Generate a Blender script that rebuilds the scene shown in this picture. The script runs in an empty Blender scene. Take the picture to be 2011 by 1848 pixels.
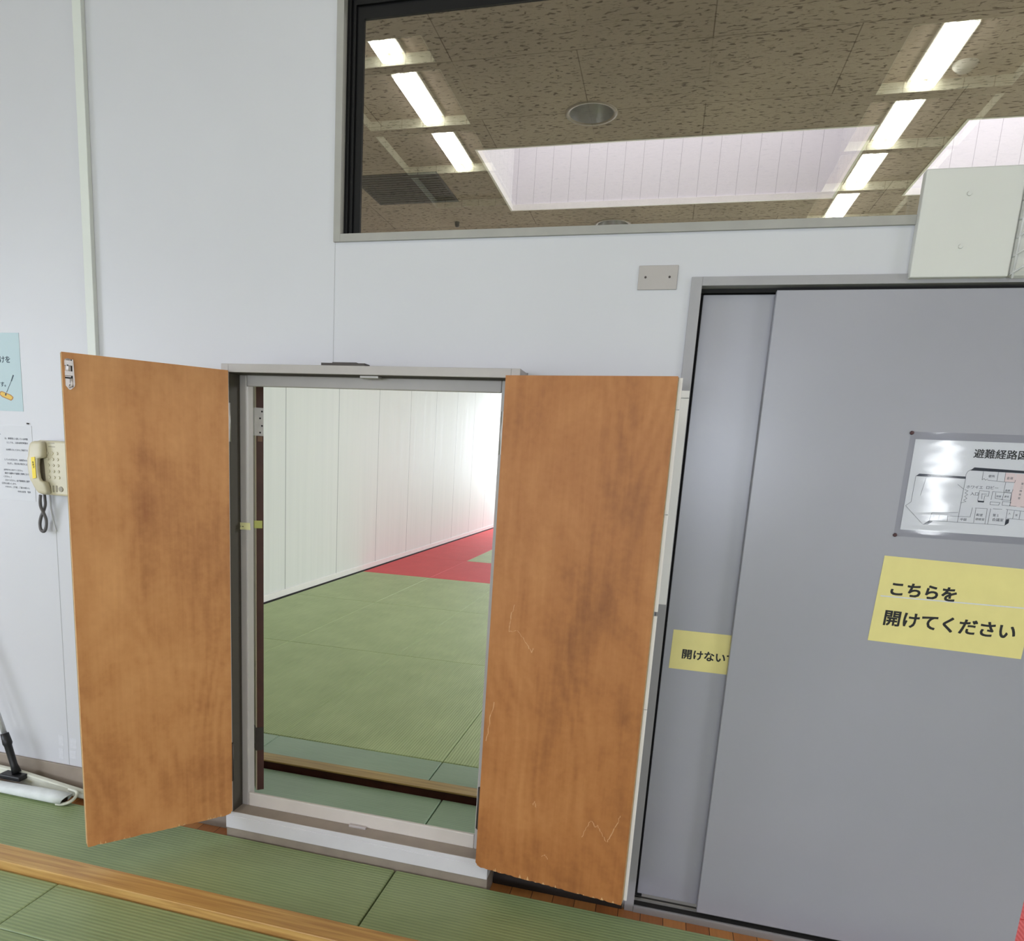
import bpy, bmesh, math, random
from mathutils import Vector, Matrix
random.seed(7)
SC = bpy.context.scene
COL = SC.collection
PI = math.pi

# ------------------------------------------------------------------ camera
CAM = Vector((0.0, -2.4113, 1.47))
RX = Vector((0.96060, 0.27320, 0.05070)); UP = Vector((-0.10190, 0.17640, 0.97900)); FW = Vector((-0.25850, 0.94570, -0.19730))
FW.normalize(); RX = (RX - FW * RX.dot(FW)).normalized(); UP = RX.cross(FW)
FPX, CX, CY = 1432.676, 891.17, 1193.24
cam_data = bpy.data.cameras.new('camera')
cam = bpy.data.objects.new('camera', cam_data); COL.objects.link(cam)
m3 = Matrix((RX, UP, -FW)).transposed()
cam.matrix_world = Matrix.Translation(CAM) @ m3.to_4x4()
cam_data.sensor_fit = 'HORIZONTAL'; cam_data.sensor_width = 36.0
cam_data.lens = FPX * 36.0 / 2011.0
cam_data.shift_x = (2011 / 2 - CX) / 2011.0
cam_data.shift_y = (CY - 1848 / 2) / 2011.0
cam_data.clip_start = 0.02; cam_data.clip_end = 100
SC.camera = cam

# ------------------------------------------------------------------ world, lights, exposure
vs = SC.view_settings
vs.view_transform = 'Standard'; vs.look = 'None'; vs.exposure = 0.0; vs.gamma = 1.0; vs.use_curve_mapping = False
w = bpy.data.worlds.new('world'); SC.world = w; w.use_nodes = True
w.node_tree.nodes['Background'].inputs[0].default_value = (0.75, 0.85, 1.0, 1)
w.node_tree.nodes['Background'].inputs[1].default_value = 0.6

def area(name, loc, target, sx, sy, power, color):
    L = bpy.data.lights.new(name, 'AREA'); L.shape = 'RECTANGLE'; L.size = sx; L.size_y = sy
    L.energy = power; L.color = color
    o = bpy.data.objects.new(name, L); COL.objects.link(o)
    o.location = loc
    d = Vector(target) - Vector(loc)
    o.rotation_euler = d.to_track_quat('-Z', 'Z').to_euler()
    return o
HH = 2.48            # height of both ceilings above the eye
# daylight through the windows of our hall: a long one in the left wall, two small ones behind the photographer; the others are added fill
area('window_and_fill_light', (-5.70, -2.6, 0.95), (-2.8, -2.2, -1.7), 3.8, 1.5, 190, (0.80, 0.86, 1.0))
area('window_and_fill_light', (5.70, -3.2, 1.0), (2.6, -2.6, -1.7), 4.6, 1.6, 165, (0.88, 0.90, 1.0))  # unseen fill added to brighten the left leaf from the right
area('window_and_fill_light', (-3.4, -9.55, 1.3), (-3.0, -2.0, -3.4), 3.6, 1.7, 250, (0.84, 0.88, 1.0))  # unseen fill added for soft frontal light on the wall
area('window_and_fill_light', (0.80, -9.55, 1.85), (0.80, 0, 1.85), 0.8, 1.3, 115, (0.80, 0.86, 1.0))
area('window_and_fill_light', (3.75, -9.55, 1.55), (3.75, 0, 1.55), 0.24, 1.3, 15, (0.95, 0.98, 1.0))
# daylight of the next hall: a window at the far end, the skylight wells, and added fill from the right
area('window_and_fill_light', (-0.6, 15.6, 1.9), (-0.6, 0, 0.4), 5.6, 2.2, 290, (0.86, 0.90, 1.0))
area('window_and_fill_light', (6.40, 5.0, 2.0), (0, 5.0, -0.4), 9.0, 1.7, 1150, (0.92, 0.96, 1.0))  # unseen fill added to light the left wall head-on
area('skylight_daylight', (-0.109 * HH, CAM.y + 2.837 * HH, 1.47 + HH + 1.02), (-0.109 * HH, CAM.y + 2.837 * HH, 0), 2.8, 1.35, 26, (0.97, 0.94, 1.0))
area('skylight_daylight', (1.15 * HH, CAM.y + 2.837 * HH, 1.47 + HH + 1.02), (1.15 * HH, CAM.y + 2.837 * HH, 0), 2.0, 1.35, 20, (0.97, 0.94, 1.0))

def P(u, v, y=0.0):      # the point of the vertical plane Y=y that the photograph shows at pixel (u, v)
    d = RX * ((u - CX) / FPX) - UP * ((v - CY) / FPX) + FW
    t = (y - CAM.y) / d.y
    return CAM + d * t
def Pz(u, v, z=0.0):     # the same for a level plane
    d = RX * ((u - CX) / FPX) - UP * ((v - CY) / FPX) + FW
    t = (z - CAM.z) / d.z
    return CAM + d * t

# ------------------------------------------------------------------ materials
def srgb(r, g, b):
    f = lambda c: (c / 255) / 12.92 if c / 255 <= 0.04045 else ((c / 255 + 0.055) / 1.055) ** 2.4
    return (f(r), f(g), f(b), 1.0)
MATS = {}
def base(name):
    m = bpy.data.materials.new(name); m.use_nodes = True
    return m, m.node_tree, m.node_tree.nodes['Principled BSDF']
def nd(nt, t, **kw):
    n = nt.nodes.new(t)
    for k, v in kw.items(): setattr(n, k, v)
    return n
def plain(name, col, rough=0.5, metal=0.0, var=0.06, vscale=6.0, bump=0.0, bscale=300.0, spec=0.5, coat=0.0):
    m, nt, b = base(name)
    tc = nd(nt, 'ShaderNodeTexCoord')
    if var > 0:
        n = nd(nt, 'ShaderNodeTexNoise'); n.inputs['Scale'].default_value = vscale; n.inputs['Detail'].default_value = 4
        nt.links.new(tc.outputs['Object'], n.inputs['Vector'])
        mr = nd(nt, 'ShaderNodeMapRange'); mr.inputs['From Min'].default_value = 0.3; mr.inputs['From Max'].default_value = 0.7
        mr.inputs['To Min'].default_value = 1 - var; mr.inputs['To Max'].default_value = 1 + var * 0.6
        nt.links.new(n.outputs['Fac'], mr.inputs['Value'])
        mx = nd(nt, 'ShaderNodeVectorMath', operation='SCALE'); mx.inputs[0].default_value = col[:3]
        nt.links.new(mr.outputs[0], mx.inputs['Scale']); nt.links.new(mx.outputs[0], b.inputs['Base Color'])
    else:
        b.inputs['Base Color'].default_value = col
    b.inputs['Roughness'].default_value = rough; b.inputs['Metallic'].default_value = metal
    b.inputs['Specular IOR Level'].default_value = spec; b.inputs['Coat Weight'].default_value = coat
    if bump > 0:
        n2 = nd(nt, 'ShaderNodeTexNoise'); n2.inputs['Scale'].default_value = bscale; n2.inputs['Detail'].default_value = 3
        nt.links.new(tc.outputs['Object'], n2.inputs['Vector'])
        bp = nd(nt, 'ShaderNodeBump'); bp.inputs['Strength'].default_value = bump; bp.inputs['Distance'].default_value = 0.002
        nt.links.new(n2.outputs['Fac'], bp.inputs['Height']); nt.links.new(bp.outputs[0], b.inputs['Normal'])
    return m
def emit(name, col, strength):
    m, nt, b = base(name)
    b.inputs['Base Color'].default_value = (0.8, 0.8, 0.8, 1)
    b.inputs['Emission Color'].default_value = col; b.inputs['Emission Strength'].default_value = strength
    return m
def ramp(nt, stops):
    r = nd(nt, 'ShaderNodeValToRGB'); e = r.color_ramp.elements
    e[0].position, e[0].color = stops[0]; e[1].position, e[1].color = stops[-1]
    for p_, c_ in stops[1:-1]:
        x = e.new(p_); x.color = c_
    return r
def math_(nt, op, a, b_=None, clamp=False):
    n = nd(nt, 'ShaderNodeMath', operation=op); n.use_clamp = clamp
    for i, x in enumerate((a, b_)):
        if x is None: continue
        if isinstance(x, (int, float)): n.inputs[i].default_value = x
        else: nt.links.new(x, n.inputs[i])
    return n.outputs[0]
def mixc(nt, fac, a, b_):
    n = nd(nt, 'ShaderNodeMix', data_type='RGBA')
    for s, x in ((0, fac), (6, a), (7, b_)):
        if isinstance(x, (int, float)): n.inputs[s].default_value = x
        elif isinstance(x, tuple): n.inputs[s].default_value = x
        else: nt.links.new(x, n.inputs[s])
    return n.outputs[2]

def plywood(name, dark, mid, light, seed, scale_x=1.0, scratches=True):
    # grain runs along object Z; the face lies along object X
    m, nt, b = base(name)
    tc = nd(nt, 'ShaderNodeTexCoord')
    mp = nd(nt, 'ShaderNodeMapping'); mp.inputs['Location'].default_value = (seed, seed * 0.7, seed * 1.3)
    nt.links.new(tc.outputs['Object'], mp.inputs['Vector'])
    mp2 = nd(nt, 'ShaderNodeMapping'); mp2.inputs['Scale'].default_value = (scale_x, scale_x, 0.16)
    nt.links.new(mp.outputs[0], mp2.inputs['Vector'])
    n1 = nd(nt, 'ShaderNodeTexNoise'); n1.inputs['Scale'].default_value = 5.5; n1.inputs['Detail'].default_value = 6; n1.inputs['Distortion'].default_value = 0.6
    nt.links.new(mp2.outputs[0], n1.inputs['Vector'])
    # cathedral figure: bands of a stretched low noise
    n2 = nd(nt, 'ShaderNodeTexNoise'); n2.inputs['Scale'].default_value = 3.0; n2.inputs['Detail'].default_value = 1.5
    mp3 = nd(nt, 'ShaderNodeMapping'); mp3.inputs['Scale'].default_value = (1.0, 1.0, 0.33)
    nt.links.new(mp.outputs[0], mp3.inputs['Vector']); nt.links.new(mp3.outputs[0], n2.inputs['Vector'])
    band = math_(nt, 'SINE', math_(nt, 'MULTIPLY', n2.outputs['Fac'], 95.0))
    n3 = nd(nt, 'ShaderNodeTexNoise'); n3.inputs['Scale'].default_value = 90.0; n3.inputs['Detail'].default_value = 4
    mp4 = nd(nt, 'ShaderNodeMapping'); mp4.inputs['Scale'].default_value = (1.0, 1.0, 0.05)
    nt.links.new(mp.outputs[0], mp4.inputs['Vector']); nt.links.new(mp4.outputs[0], n3.inputs['Vector'])
    n4 = nd(nt, 'ShaderNodeTexNoise'); n4.inputs['Scale'].default_value = 2.6; n4.inputs['Detail'].default_value = 5; n4.inputs['Distortion'].default_value = 1.0
    nt.links.new(mp.outputs[0], n4.inputs['Vector'])
    v = math_(nt, 'ADD', math_(nt, 'MULTIPLY', n1.outputs['Fac'], 0.42), math_(nt, 'MULTIPLY', n3.outputs['Fac'], 0.14))
    v = math_(nt, 'ADD', v, math_(nt, 'MULTIPLY', band, 0.028))
    n7 = nd(nt, 'ShaderNodeTexNoise'); n7.inputs['Scale'].default_value = 45.0; n7.inputs['Detail'].default_value = 3
    nt.links.new(mp.outputs[0], n7.inputs['Vector'])
    v = math_(nt, 'ADD', v, math_(nt, 'MULTIPLY', n7.outputs['Fac'], 0.16))
    v = math_(nt, 'ADD', v, math_(nt, 'MULTIPLY', n4.outputs['Fac'], 0.50))
    r = ramp(nt, [(0.42, dark), (0.6, mid), (0.80, light)]); nt.links.new(v, r.inputs[0])
    col = r.outputs['Color']
    if scratches:   # thin pale worn lines, contours of a noise where another noise allows them
        n5 = nd(nt, 'ShaderNodeTexNoise'); n5.inputs['Scale'].default_value = 5.0; n5.inputs['Detail'].default_value = 3
        nt.links.new(mp.outputs[0], n5.inputs['Vector'])
        c = math_(nt, 'ABSOLUTE', math_(nt, 'SUBTRACT', n5.outputs['Fac'], 0.56))
        line = math_(nt, 'LESS_THAN', c, 0.0035)
        n6 = nd(nt, 'ShaderNodeTexNoise'); n6.inputs['Scale'].default_value = 4.0
        mp6 = nd(nt, 'ShaderNodeMapping'); mp6.inputs['Location'].default_value = (seed * 3 + 5, 2, 1)
        nt.links.new(tc.outputs['Object'], mp6.inputs['Vector']); nt.links.new(mp6.outputs[0], n6.inputs['Vector'])
        allow = math_(nt, 'GREATER_THAN', n6.outputs['Fac'], 0.56)
        col = mixc(nt, math_(nt, 'MULTIPLY', math_(nt, 'MULTIPLY', line, allow), 0.45), col, light[:3] and (light[0] * 1.5, light[1] * 1.6, light[2] * 1.9, 1))
    nt.links.new(col, b.inputs['Base Color'])
    b.inputs['Roughness'].default_value = 0.48; b.inputs['Specular IOR Level'].default_value = 0.35
    bp = nd(nt, 'ShaderNodeBump'); bp.inputs['Strength'].default_value = 0.12; bp.inputs['Distance'].default_value = 0.001
    nt.links.new(n3.outputs['Fac'], bp.inputs['Height']); nt.links.new(bp.outputs[0], b.inputs['Normal'])
    return m

def tatami(name, col_hi, col_lo, axis, rough=0.42, strength=0.45, spec=0.5):
    # pressed vinyl rush pattern: ribs that run along X (axis 'X') or along Y
    m, nt, b = base(name)
    tc = nd(nt, 'ShaderNodeTexCoord')
    wv = nd(nt, 'ShaderNodeTexWave', wave_type='BANDS', bands_direction='Y' if axis == 'X' else 'X', wave_profile='SIN')
    wv.inputs['Scale'].default_value = 0.314 / 0.0145; wv.inputs['Distortion'].default_value = 0.25; wv.inputs['Detail'].default_value = 1
    nt.links.new(tc.outputs['Object'], wv.inputs['Vector'])
    mp = nd(nt, 'ShaderNodeMapping'); mp.inputs['Scale'].default_value = (6, 120, 6) if axis == 'X' else (120, 6, 6)
    nt.links.new(tc.outputs['Object'], mp.inputs['Vector'])
    n = nd(nt, 'ShaderNodeTexNoise'); n.inputs['Scale'].default_value = 1.0; n.inputs['Detail'].default_value = 3
    nt.links.new(mp.outputs[0], n.inputs['Vector'])
    n2 = nd(nt, 'ShaderNodeTexNoise'); n2.inputs['Scale'].default_value = 3.0; n2.inputs['Detail'].default_value = 4
    nt.links.new(tc.outputs['Object'], n2.inputs['Vector'])
    v = math_(nt, 'ADD', math_(nt, 'MULTIPLY', wv.outputs['Fac'], 0.26), math_(nt, 'MULTIPLY', n.outputs['Fac'], 0.40))
    v = math_(nt, 'ADD', v, math_(nt, 'MULTIPLY', n2.outputs['Fac'], 0.45))
    r = ramp(nt, [(0.2, col_lo), (0.85, col_hi)]); nt.links.new(v, r.inputs[0])
    nt.links.new(r.outputs['Color'], b.inputs['Base Color'])
    b.inputs['Roughness'].default_value = rough; b.inputs['Specular IOR Level'].default_value = spec
    bp = nd(nt, 'ShaderNodeBump'); bp.inputs['Strength'].default_value = strength; bp.inputs['Distance'].default_value = 0.002
    nt.links.new(wv.outputs['Fac'], bp.inputs['Height']); nt.links.new(bp.outputs[0], b.inputs['Normal'])
    return m

def wood_strip(name, a, b_, c):
    m, nt, b = base(name)
    tc = nd(nt, 'ShaderNodeTexCoord')
    mp = nd(nt, 'ShaderNodeMapping'); mp.inputs['Scale'].default_value = (1.2, 30, 30)
    nt.links.new(tc.outputs['Object'], mp.inputs['Vector'])
    n = nd(nt, 'ShaderNodeTexNoise'); n.inputs['Scale'].default_value = 2.2; n.inputs['Detail'].default_value = 6; n.inputs['Distortion'].default_value = 0.8
    nt.links.new(mp.outputs[0], n.inputs['Vector'])
    n2 = nd(nt, 'ShaderNodeTexNoise'); n2.inputs['Scale'].default_value = 2.0
    nt.links.new(tc.outputs['Object'], n2.inputs['Vector'])
    v = math_(nt, 'ADD', math_(nt, 'MULTIPLY', n.outputs['Fac'], 0.7), math_(nt, 'MULTIPLY', n2.outputs['Fac'], 0.3))
    r = ramp(nt, [(0.3, a), (0.52, b_), (0.72, c)]); nt.links.new(v, r.inputs[0])
    nt.links.new(r.outputs['Color'], b.inputs['Base Color'])
    b.inputs['Roughness'].default_value = 0.38
    return m

def acoustic(name):
    # fissured rock-wool board, 0.91 x 1.79 m boards laid in half bond
    h = 2.81
    m, nt, b = base(name)
    tc = nd(nt, 'ShaderNodeTexCoord')
    mp = nd(nt, 'ShaderNodeMapping'); mp.inputs['Location'].default_value = (-0.006 * HH, -(CAM.y + 2.012 * HH), 0)
    nt.links.new(tc.outputs['Object'], mp.inputs['Vector'])
    br = nd(nt, 'ShaderNodeTexBrick'); br.offset = 0.5; br.squash = 1.0
    br.inputs['Scale'].default_value = 1.0; br.inputs['Brick Width'].default_value = 0.6355 * HH; br.inputs['Row Height'].default_value = 0.324 * HH
    br.inputs['Mortar Size'].default_value = 0.0035; br.inputs['Mortar Smooth'].default_value = 0.0
    br.inputs['Color1'].default_value = (1, 1, 1, 1); br.inputs['Color2'].default_value = (0.90, 0.89, 0.88, 1); br.inputs['Mortar'].default_value = (0.5, 0.47, 0.45, 1)
    nt.links.new(mp.outputs[0], br.inputs['Vector'])
    mp2 = nd(nt, 'ShaderNodeMapping'); mp2.inputs['Scale'].default_value = (19, 50, 1)
    nt.links.new(tc.outputs['Object'], mp2.inputs['Vector'])
    n = nd(nt, 'ShaderNodeTexNoise'); n.inputs['Scale'].default_value = 1.0; n.inputs['Detail'].default_value = 2.5; n.inputs['Distortion'].default_value = 0.5
    nt.links.new(mp2.outputs[0], n.inputs['Vector'])
    hole = nd(nt, 'ShaderNodeMapRange'); hole.inputs['From Min'].default_value = 0.36; hole.inputs['From Max'].default_value = 0.42
    nt.links.new(n.outputs['Fac'], hole.inputs['Value'])
    n2 = nd(nt, 'ShaderNodeTexNoise'); n2.inputs['Scale'].default_value = 0.9; n2.inputs['Detail'].default_value = 4
    nt.links.new(tc.outputs['Object'], n2.inputs['Vector'])
    st = nd(nt, 'ShaderNodeMapRange'); st.inputs['From Min'].default_value = 0.35; st.inputs['From Max'].default_value = 0.7; st.inputs['To Min'].default_value = 0.8; st.inputs['To Max'].default_value = 1.1
    nt.links.new(n2.outputs['Fac'], st.inputs['Value'])
    c = mixc(nt, hole.outputs[0], srgb(112, 98, 89), srgb(182, 166, 155))
    mul = nd(nt, 'ShaderNodeMix', data_type='RGBA', blend_type='MULTIPLY'); mul.inputs[0].default_value = 1.0
    nt.links.new(c, mul.inputs[6]); nt.links.new(br.outputs['Color'], mul.inputs[7])
    sc = nd(nt, 'ShaderNodeVectorMath', operation='SCALE'); nt.links.new(mul.outputs[2], sc.inputs[0]); nt.links.new(st.outputs[0], sc.inputs['Scale'])
    nt.links.new(sc.outputs[0], b.inputs['Base Color'])
    b.inputs['Roughness'].default_value = 0.95; b.inputs['Specular IOR Level'].default_value = 0.1
    return m

def planks(name, col, pitch, axes='XY', rough=0.5, line=0.35, width=0.035):
    m, nt, b = base(name)
    tc = nd(nt, 'ShaderNodeTexCoord'); sp = nd(nt, 'ShaderNodeSeparateXYZ'); nt.links.new(tc.outputs['Object'], sp.inputs[0])
    ge = nd(nt, 'ShaderNodeNewGeometry'); sn = nd(nt, 'ShaderNodeSeparateXYZ'); nt.links.new(ge.outputs['True Normal'], sn.inputs[0])
    lx = math_(nt, 'LESS_THAN', math_(nt, 'FRACT', math_(nt, 'DIVIDE', math_(nt, 'ADD', sp.outputs[0], 50.03), pitch)), width)
    ly = math_(nt, 'LESS_THAN', math_(nt, 'FRACT', math_(nt, 'DIVIDE', math_(nt, 'ADD', sp.outputs[1], 50.11), pitch)), width)
    onx = math_(nt, 'GREATER_THAN', math_(nt, 'ABSOLUTE', sn.outputs[1]), 0.5)
    ony = math_(nt, 'GREATER_THAN', math_(nt, 'ABSOLUTE', sn.outputs[0]), 0.5)
    f = math_(nt, 'ADD', math_(nt, 'MULTIPLY', lx, onx), math_(nt, 'MULTIPLY', ly, ony), True)
    nt.links.new(mixc(nt, f, col, (col[0] * line, col[1] * line, col[2] * line, 1)), b.inputs['Base Color'])
    b.inputs['Roughness'].default_value = rough
    return m

def side_panels(name):
    # white enamelled wall panels, joints every 1.25 m, faint vertical brushing
    m, nt, b = base(name)
    tc = nd(nt, 'ShaderNodeTexCoord'); sp = nd(nt, 'ShaderNodeSeparateXYZ'); nt.links.new(tc.outputs['Object'], sp.inputs[0])
    fr = math_(nt, 'FRACT', math_(nt, 'DIVIDE', math_(nt, 'SUBTRACT', sp.outputs[1], 4.307 - 12.46), 1.246))
    ln = math_(nt, 'LESS_THAN', fr, 0.010)
    mp = nd(nt, 'ShaderNodeMapping'); mp.inputs['Scale'].default_value = (1, 8, 0.25)
    nt.links.new(tc.outputs['Object'], mp.inputs['Vector'])
    n = nd(nt, 'ShaderNodeTexNoise'); n.inputs['Scale'].default_value = 1.5; n.inputs['Detail'].default_value = 4
    nt.links.new(mp.outputs[0], n.inputs['Vector'])
    c = mixc(nt, n.outputs['Fac'], (0.74, 0.76, 0.73, 1), (0.86, 0.87, 0.84, 1))
    nt.links.new(mixc(nt, ln, c, (0.33, 0.34, 0.33, 1)), b.inputs['Base Color'])
    rr = nd(nt, 'ShaderNodeMapRange'); rr.inputs['To Min'].default_value = 0.5; rr.inputs['To Max'].default_value = 0.7
    nt.links.new(n.outputs['Fac'], rr.inputs['Value']); nt.links.new(rr.outputs[0], b.inputs['Roughness'])
    return m

def floorboards(name):
    m, nt, b = base(name)
    tc = nd(nt, 'ShaderNodeTexCoord')
    mp = nd(nt, 'ShaderNodeMapping'); mp.inputs['Rotation'].default_value = (0, 0, PI / 2)
    nt.links.new(tc.outputs['Object'], mp.inputs['Vector'])
    br = nd(nt, 'ShaderNodeTexBrick'); br.offset = 0.37
    br.inputs['Scale'].default_value = 1.0; br.inputs['Brick Width'].default_value = 0.9; br.inputs['Row Height'].default_value = 0.076
    br.inputs['Mortar Size'].default_value = 0.0012; br.inputs['Bias'].default_value = 0.0
    br.inputs['Color1'].default_value = srgb(168, 104, 58); br.inputs['Color2'].default_value = srgb(206, 140, 78); br.inputs['Mortar'].default_value = srgb(60, 30, 15)
    nt.links.new(mp.outputs[0], br.inputs['Vector'])
    mp2 = nd(nt, 'ShaderNodeMapping'); mp2.inputs['Scale'].default_value = (60, 3, 3)
    nt.links.new(tc.outputs['Object'], mp2.inputs['Vector'])
    n = nd(nt, 'ShaderNodeTexNoise'); n.inputs['Scale'].default_value = 1.5; n.inputs['Detail'].default_value = 5
    nt.links.new(mp2.outputs[0], n.inputs['Vector'])
    s = nd(nt, 'ShaderNodeMapRange'); s.inputs['To Min'].default_value = 0.75; s.inputs['To Max'].default_value = 1.2
    nt.links.new(n.outputs['Fac'], s.inputs['Value'])
    sc = nd(nt, 'ShaderNodeVectorMath', operation='SCALE'); nt.links.new(br.outputs['Color'], sc.inputs[0]); nt.links.new(s.outputs[0], sc.inputs['Scale'])
    nt.links.new(sc.outputs[0], b.inputs['Base Color']); b.inputs['Roughness'].default_value = 0.35
    return m

def schlick(nt, r0, normal=None):
    # mirror share of one clear surface, the same from either side
    ge = nd(nt, 'ShaderNodeNewGeometry'); dp = nd(nt, 'ShaderNodeVectorMath', operation='DOT_PRODUCT')
    nt.links.new(ge.outputs['Incoming'], dp.inputs[0]); nt.links.new(normal if normal else ge.outputs['Normal'], dp.inputs[1])
    c = math_(nt, 'ABSOLUTE', dp.outputs['Value'])
    p = math_(nt, 'POWER', math_(nt, 'SUBTRACT', 1.0, c, True), 5.0)
    return math_(nt, 'ADD', math_(nt, 'MULTIPLY', p, 1.0 - r0), r0, True)
def pane_glass(name):
    # clear pane: mirror share by the angle of view, the rest goes straight through
    m = bpy.data.materials.new(name); m.use_nodes = True; nt = m.node_tree
    nt.nodes.clear()
    out = nd(nt, 'ShaderNodeOutputMaterial'); mx = nd(nt, 'ShaderNodeMixShader')
    tr = nd(nt, 'ShaderNodeBsdfTransparent'); tr.inputs[0].default_value = (0.90, 0.88, 0.86, 1)
    gl = nd(nt, 'ShaderNodeBsdfGlossy'); gl.inputs['Roughness'].default_value = 0.0
    nt.links.new(schlick(nt, 0.12), mx.inputs[0]); nt.links.new(tr.outputs[0], mx.inputs[1]); nt.links.new(gl.outputs[0], mx.inputs[2])
    nt.links.new(mx.outputs[0], out.inputs[0])
    return m

def film(name):
    # laminating film: thin clear gloss with ripples
    m = bpy.data.materials.new(name); m.use_nodes = True; nt = m.node_tree
    nt.nodes.clear()
    out = nd(nt, 'ShaderNodeOutputMaterial'); mx = nd(nt, 'ShaderNodeMixShader')
    tr = nd(nt, 'ShaderNodeBsdfTransparent'); tr.inputs[0].default_value = (0.95, 0.95, 0.96, 1)
    gl = nd(nt, 'ShaderNodeBsdfGlossy'); gl.inputs['Roughness'].default_value = 0.06
    tc = nd(nt, 'ShaderNodeTexCoord'); mp = nd(nt, 'ShaderNodeMapping'); mp.inputs['Scale'].default_value = (5, 1, 34)
    nt.links.new(tc.outputs['Object'], mp.inputs['Vector'])
    n = nd(nt, 'ShaderNodeTexNoise'); n.inputs['Scale'].default_value = 1.0; n.inputs['Detail'].default_value = 1; nt.links.new(mp.outputs[0], n.inputs['Vector'])
    bp = nd(nt, 'ShaderNodeBump'); bp.inputs['Strength'].default_value = 0.35; bp.inputs['Distance'].default_value = 0.003
    nt.links.new(n.outputs['Fac'], bp.inputs['Height']); nt.links.new(bp.outputs[0], gl.inputs['Normal'])
    nt.links.new(schlick(nt, 0.03), mx.inputs[0]); nt.links.new(tr.outputs[0], mx.inputs[1]); nt.links.new(gl.outputs[0], mx.inputs[2])
    nt.links.new(mx.outputs[0], out.inputs[0])
    return m

def steel_paint(name):
    m, nt, b = base(name)
    tc = nd(nt, 'ShaderNodeTexCoord')
    n = nd(nt, 'ShaderNodeTexNoise'); n.inputs['Scale'].default_value = 1.6; n.inputs['Detail'].default_value = 5
    nt.links.new(tc.outputs['Object'], n.inputs['Vector'])
    c = mixc(nt, n.outputs['Fac'], srgb(149, 149, 156), srgb(163, 162, 170))
    nt.links.new(c, b.inputs['Base Color'])
    b.inputs['Roughness'].default_value = 0.28; b.inputs['Specular IOR Level'].default_value = 0.6
    n2 = nd(nt, 'ShaderNodeTexNoise'); n2.inputs['Scale'].default_value = 160; n2.inputs['Detail'].default_value = 2
    nt.links.new(tc.outputs['Object'], n2.inputs['Vector'])
    bp = nd(nt, 'ShaderNodeBump'); bp.inputs['Strength'].default_value = 0.06; bp.inputs['Distance'].default_value = 0.001
    nt.links.new(n2.outputs['Fac'], bp.inputs['Height']); nt.links.new(bp.outputs[0], b.inputs['Normal'])
    return m

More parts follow.
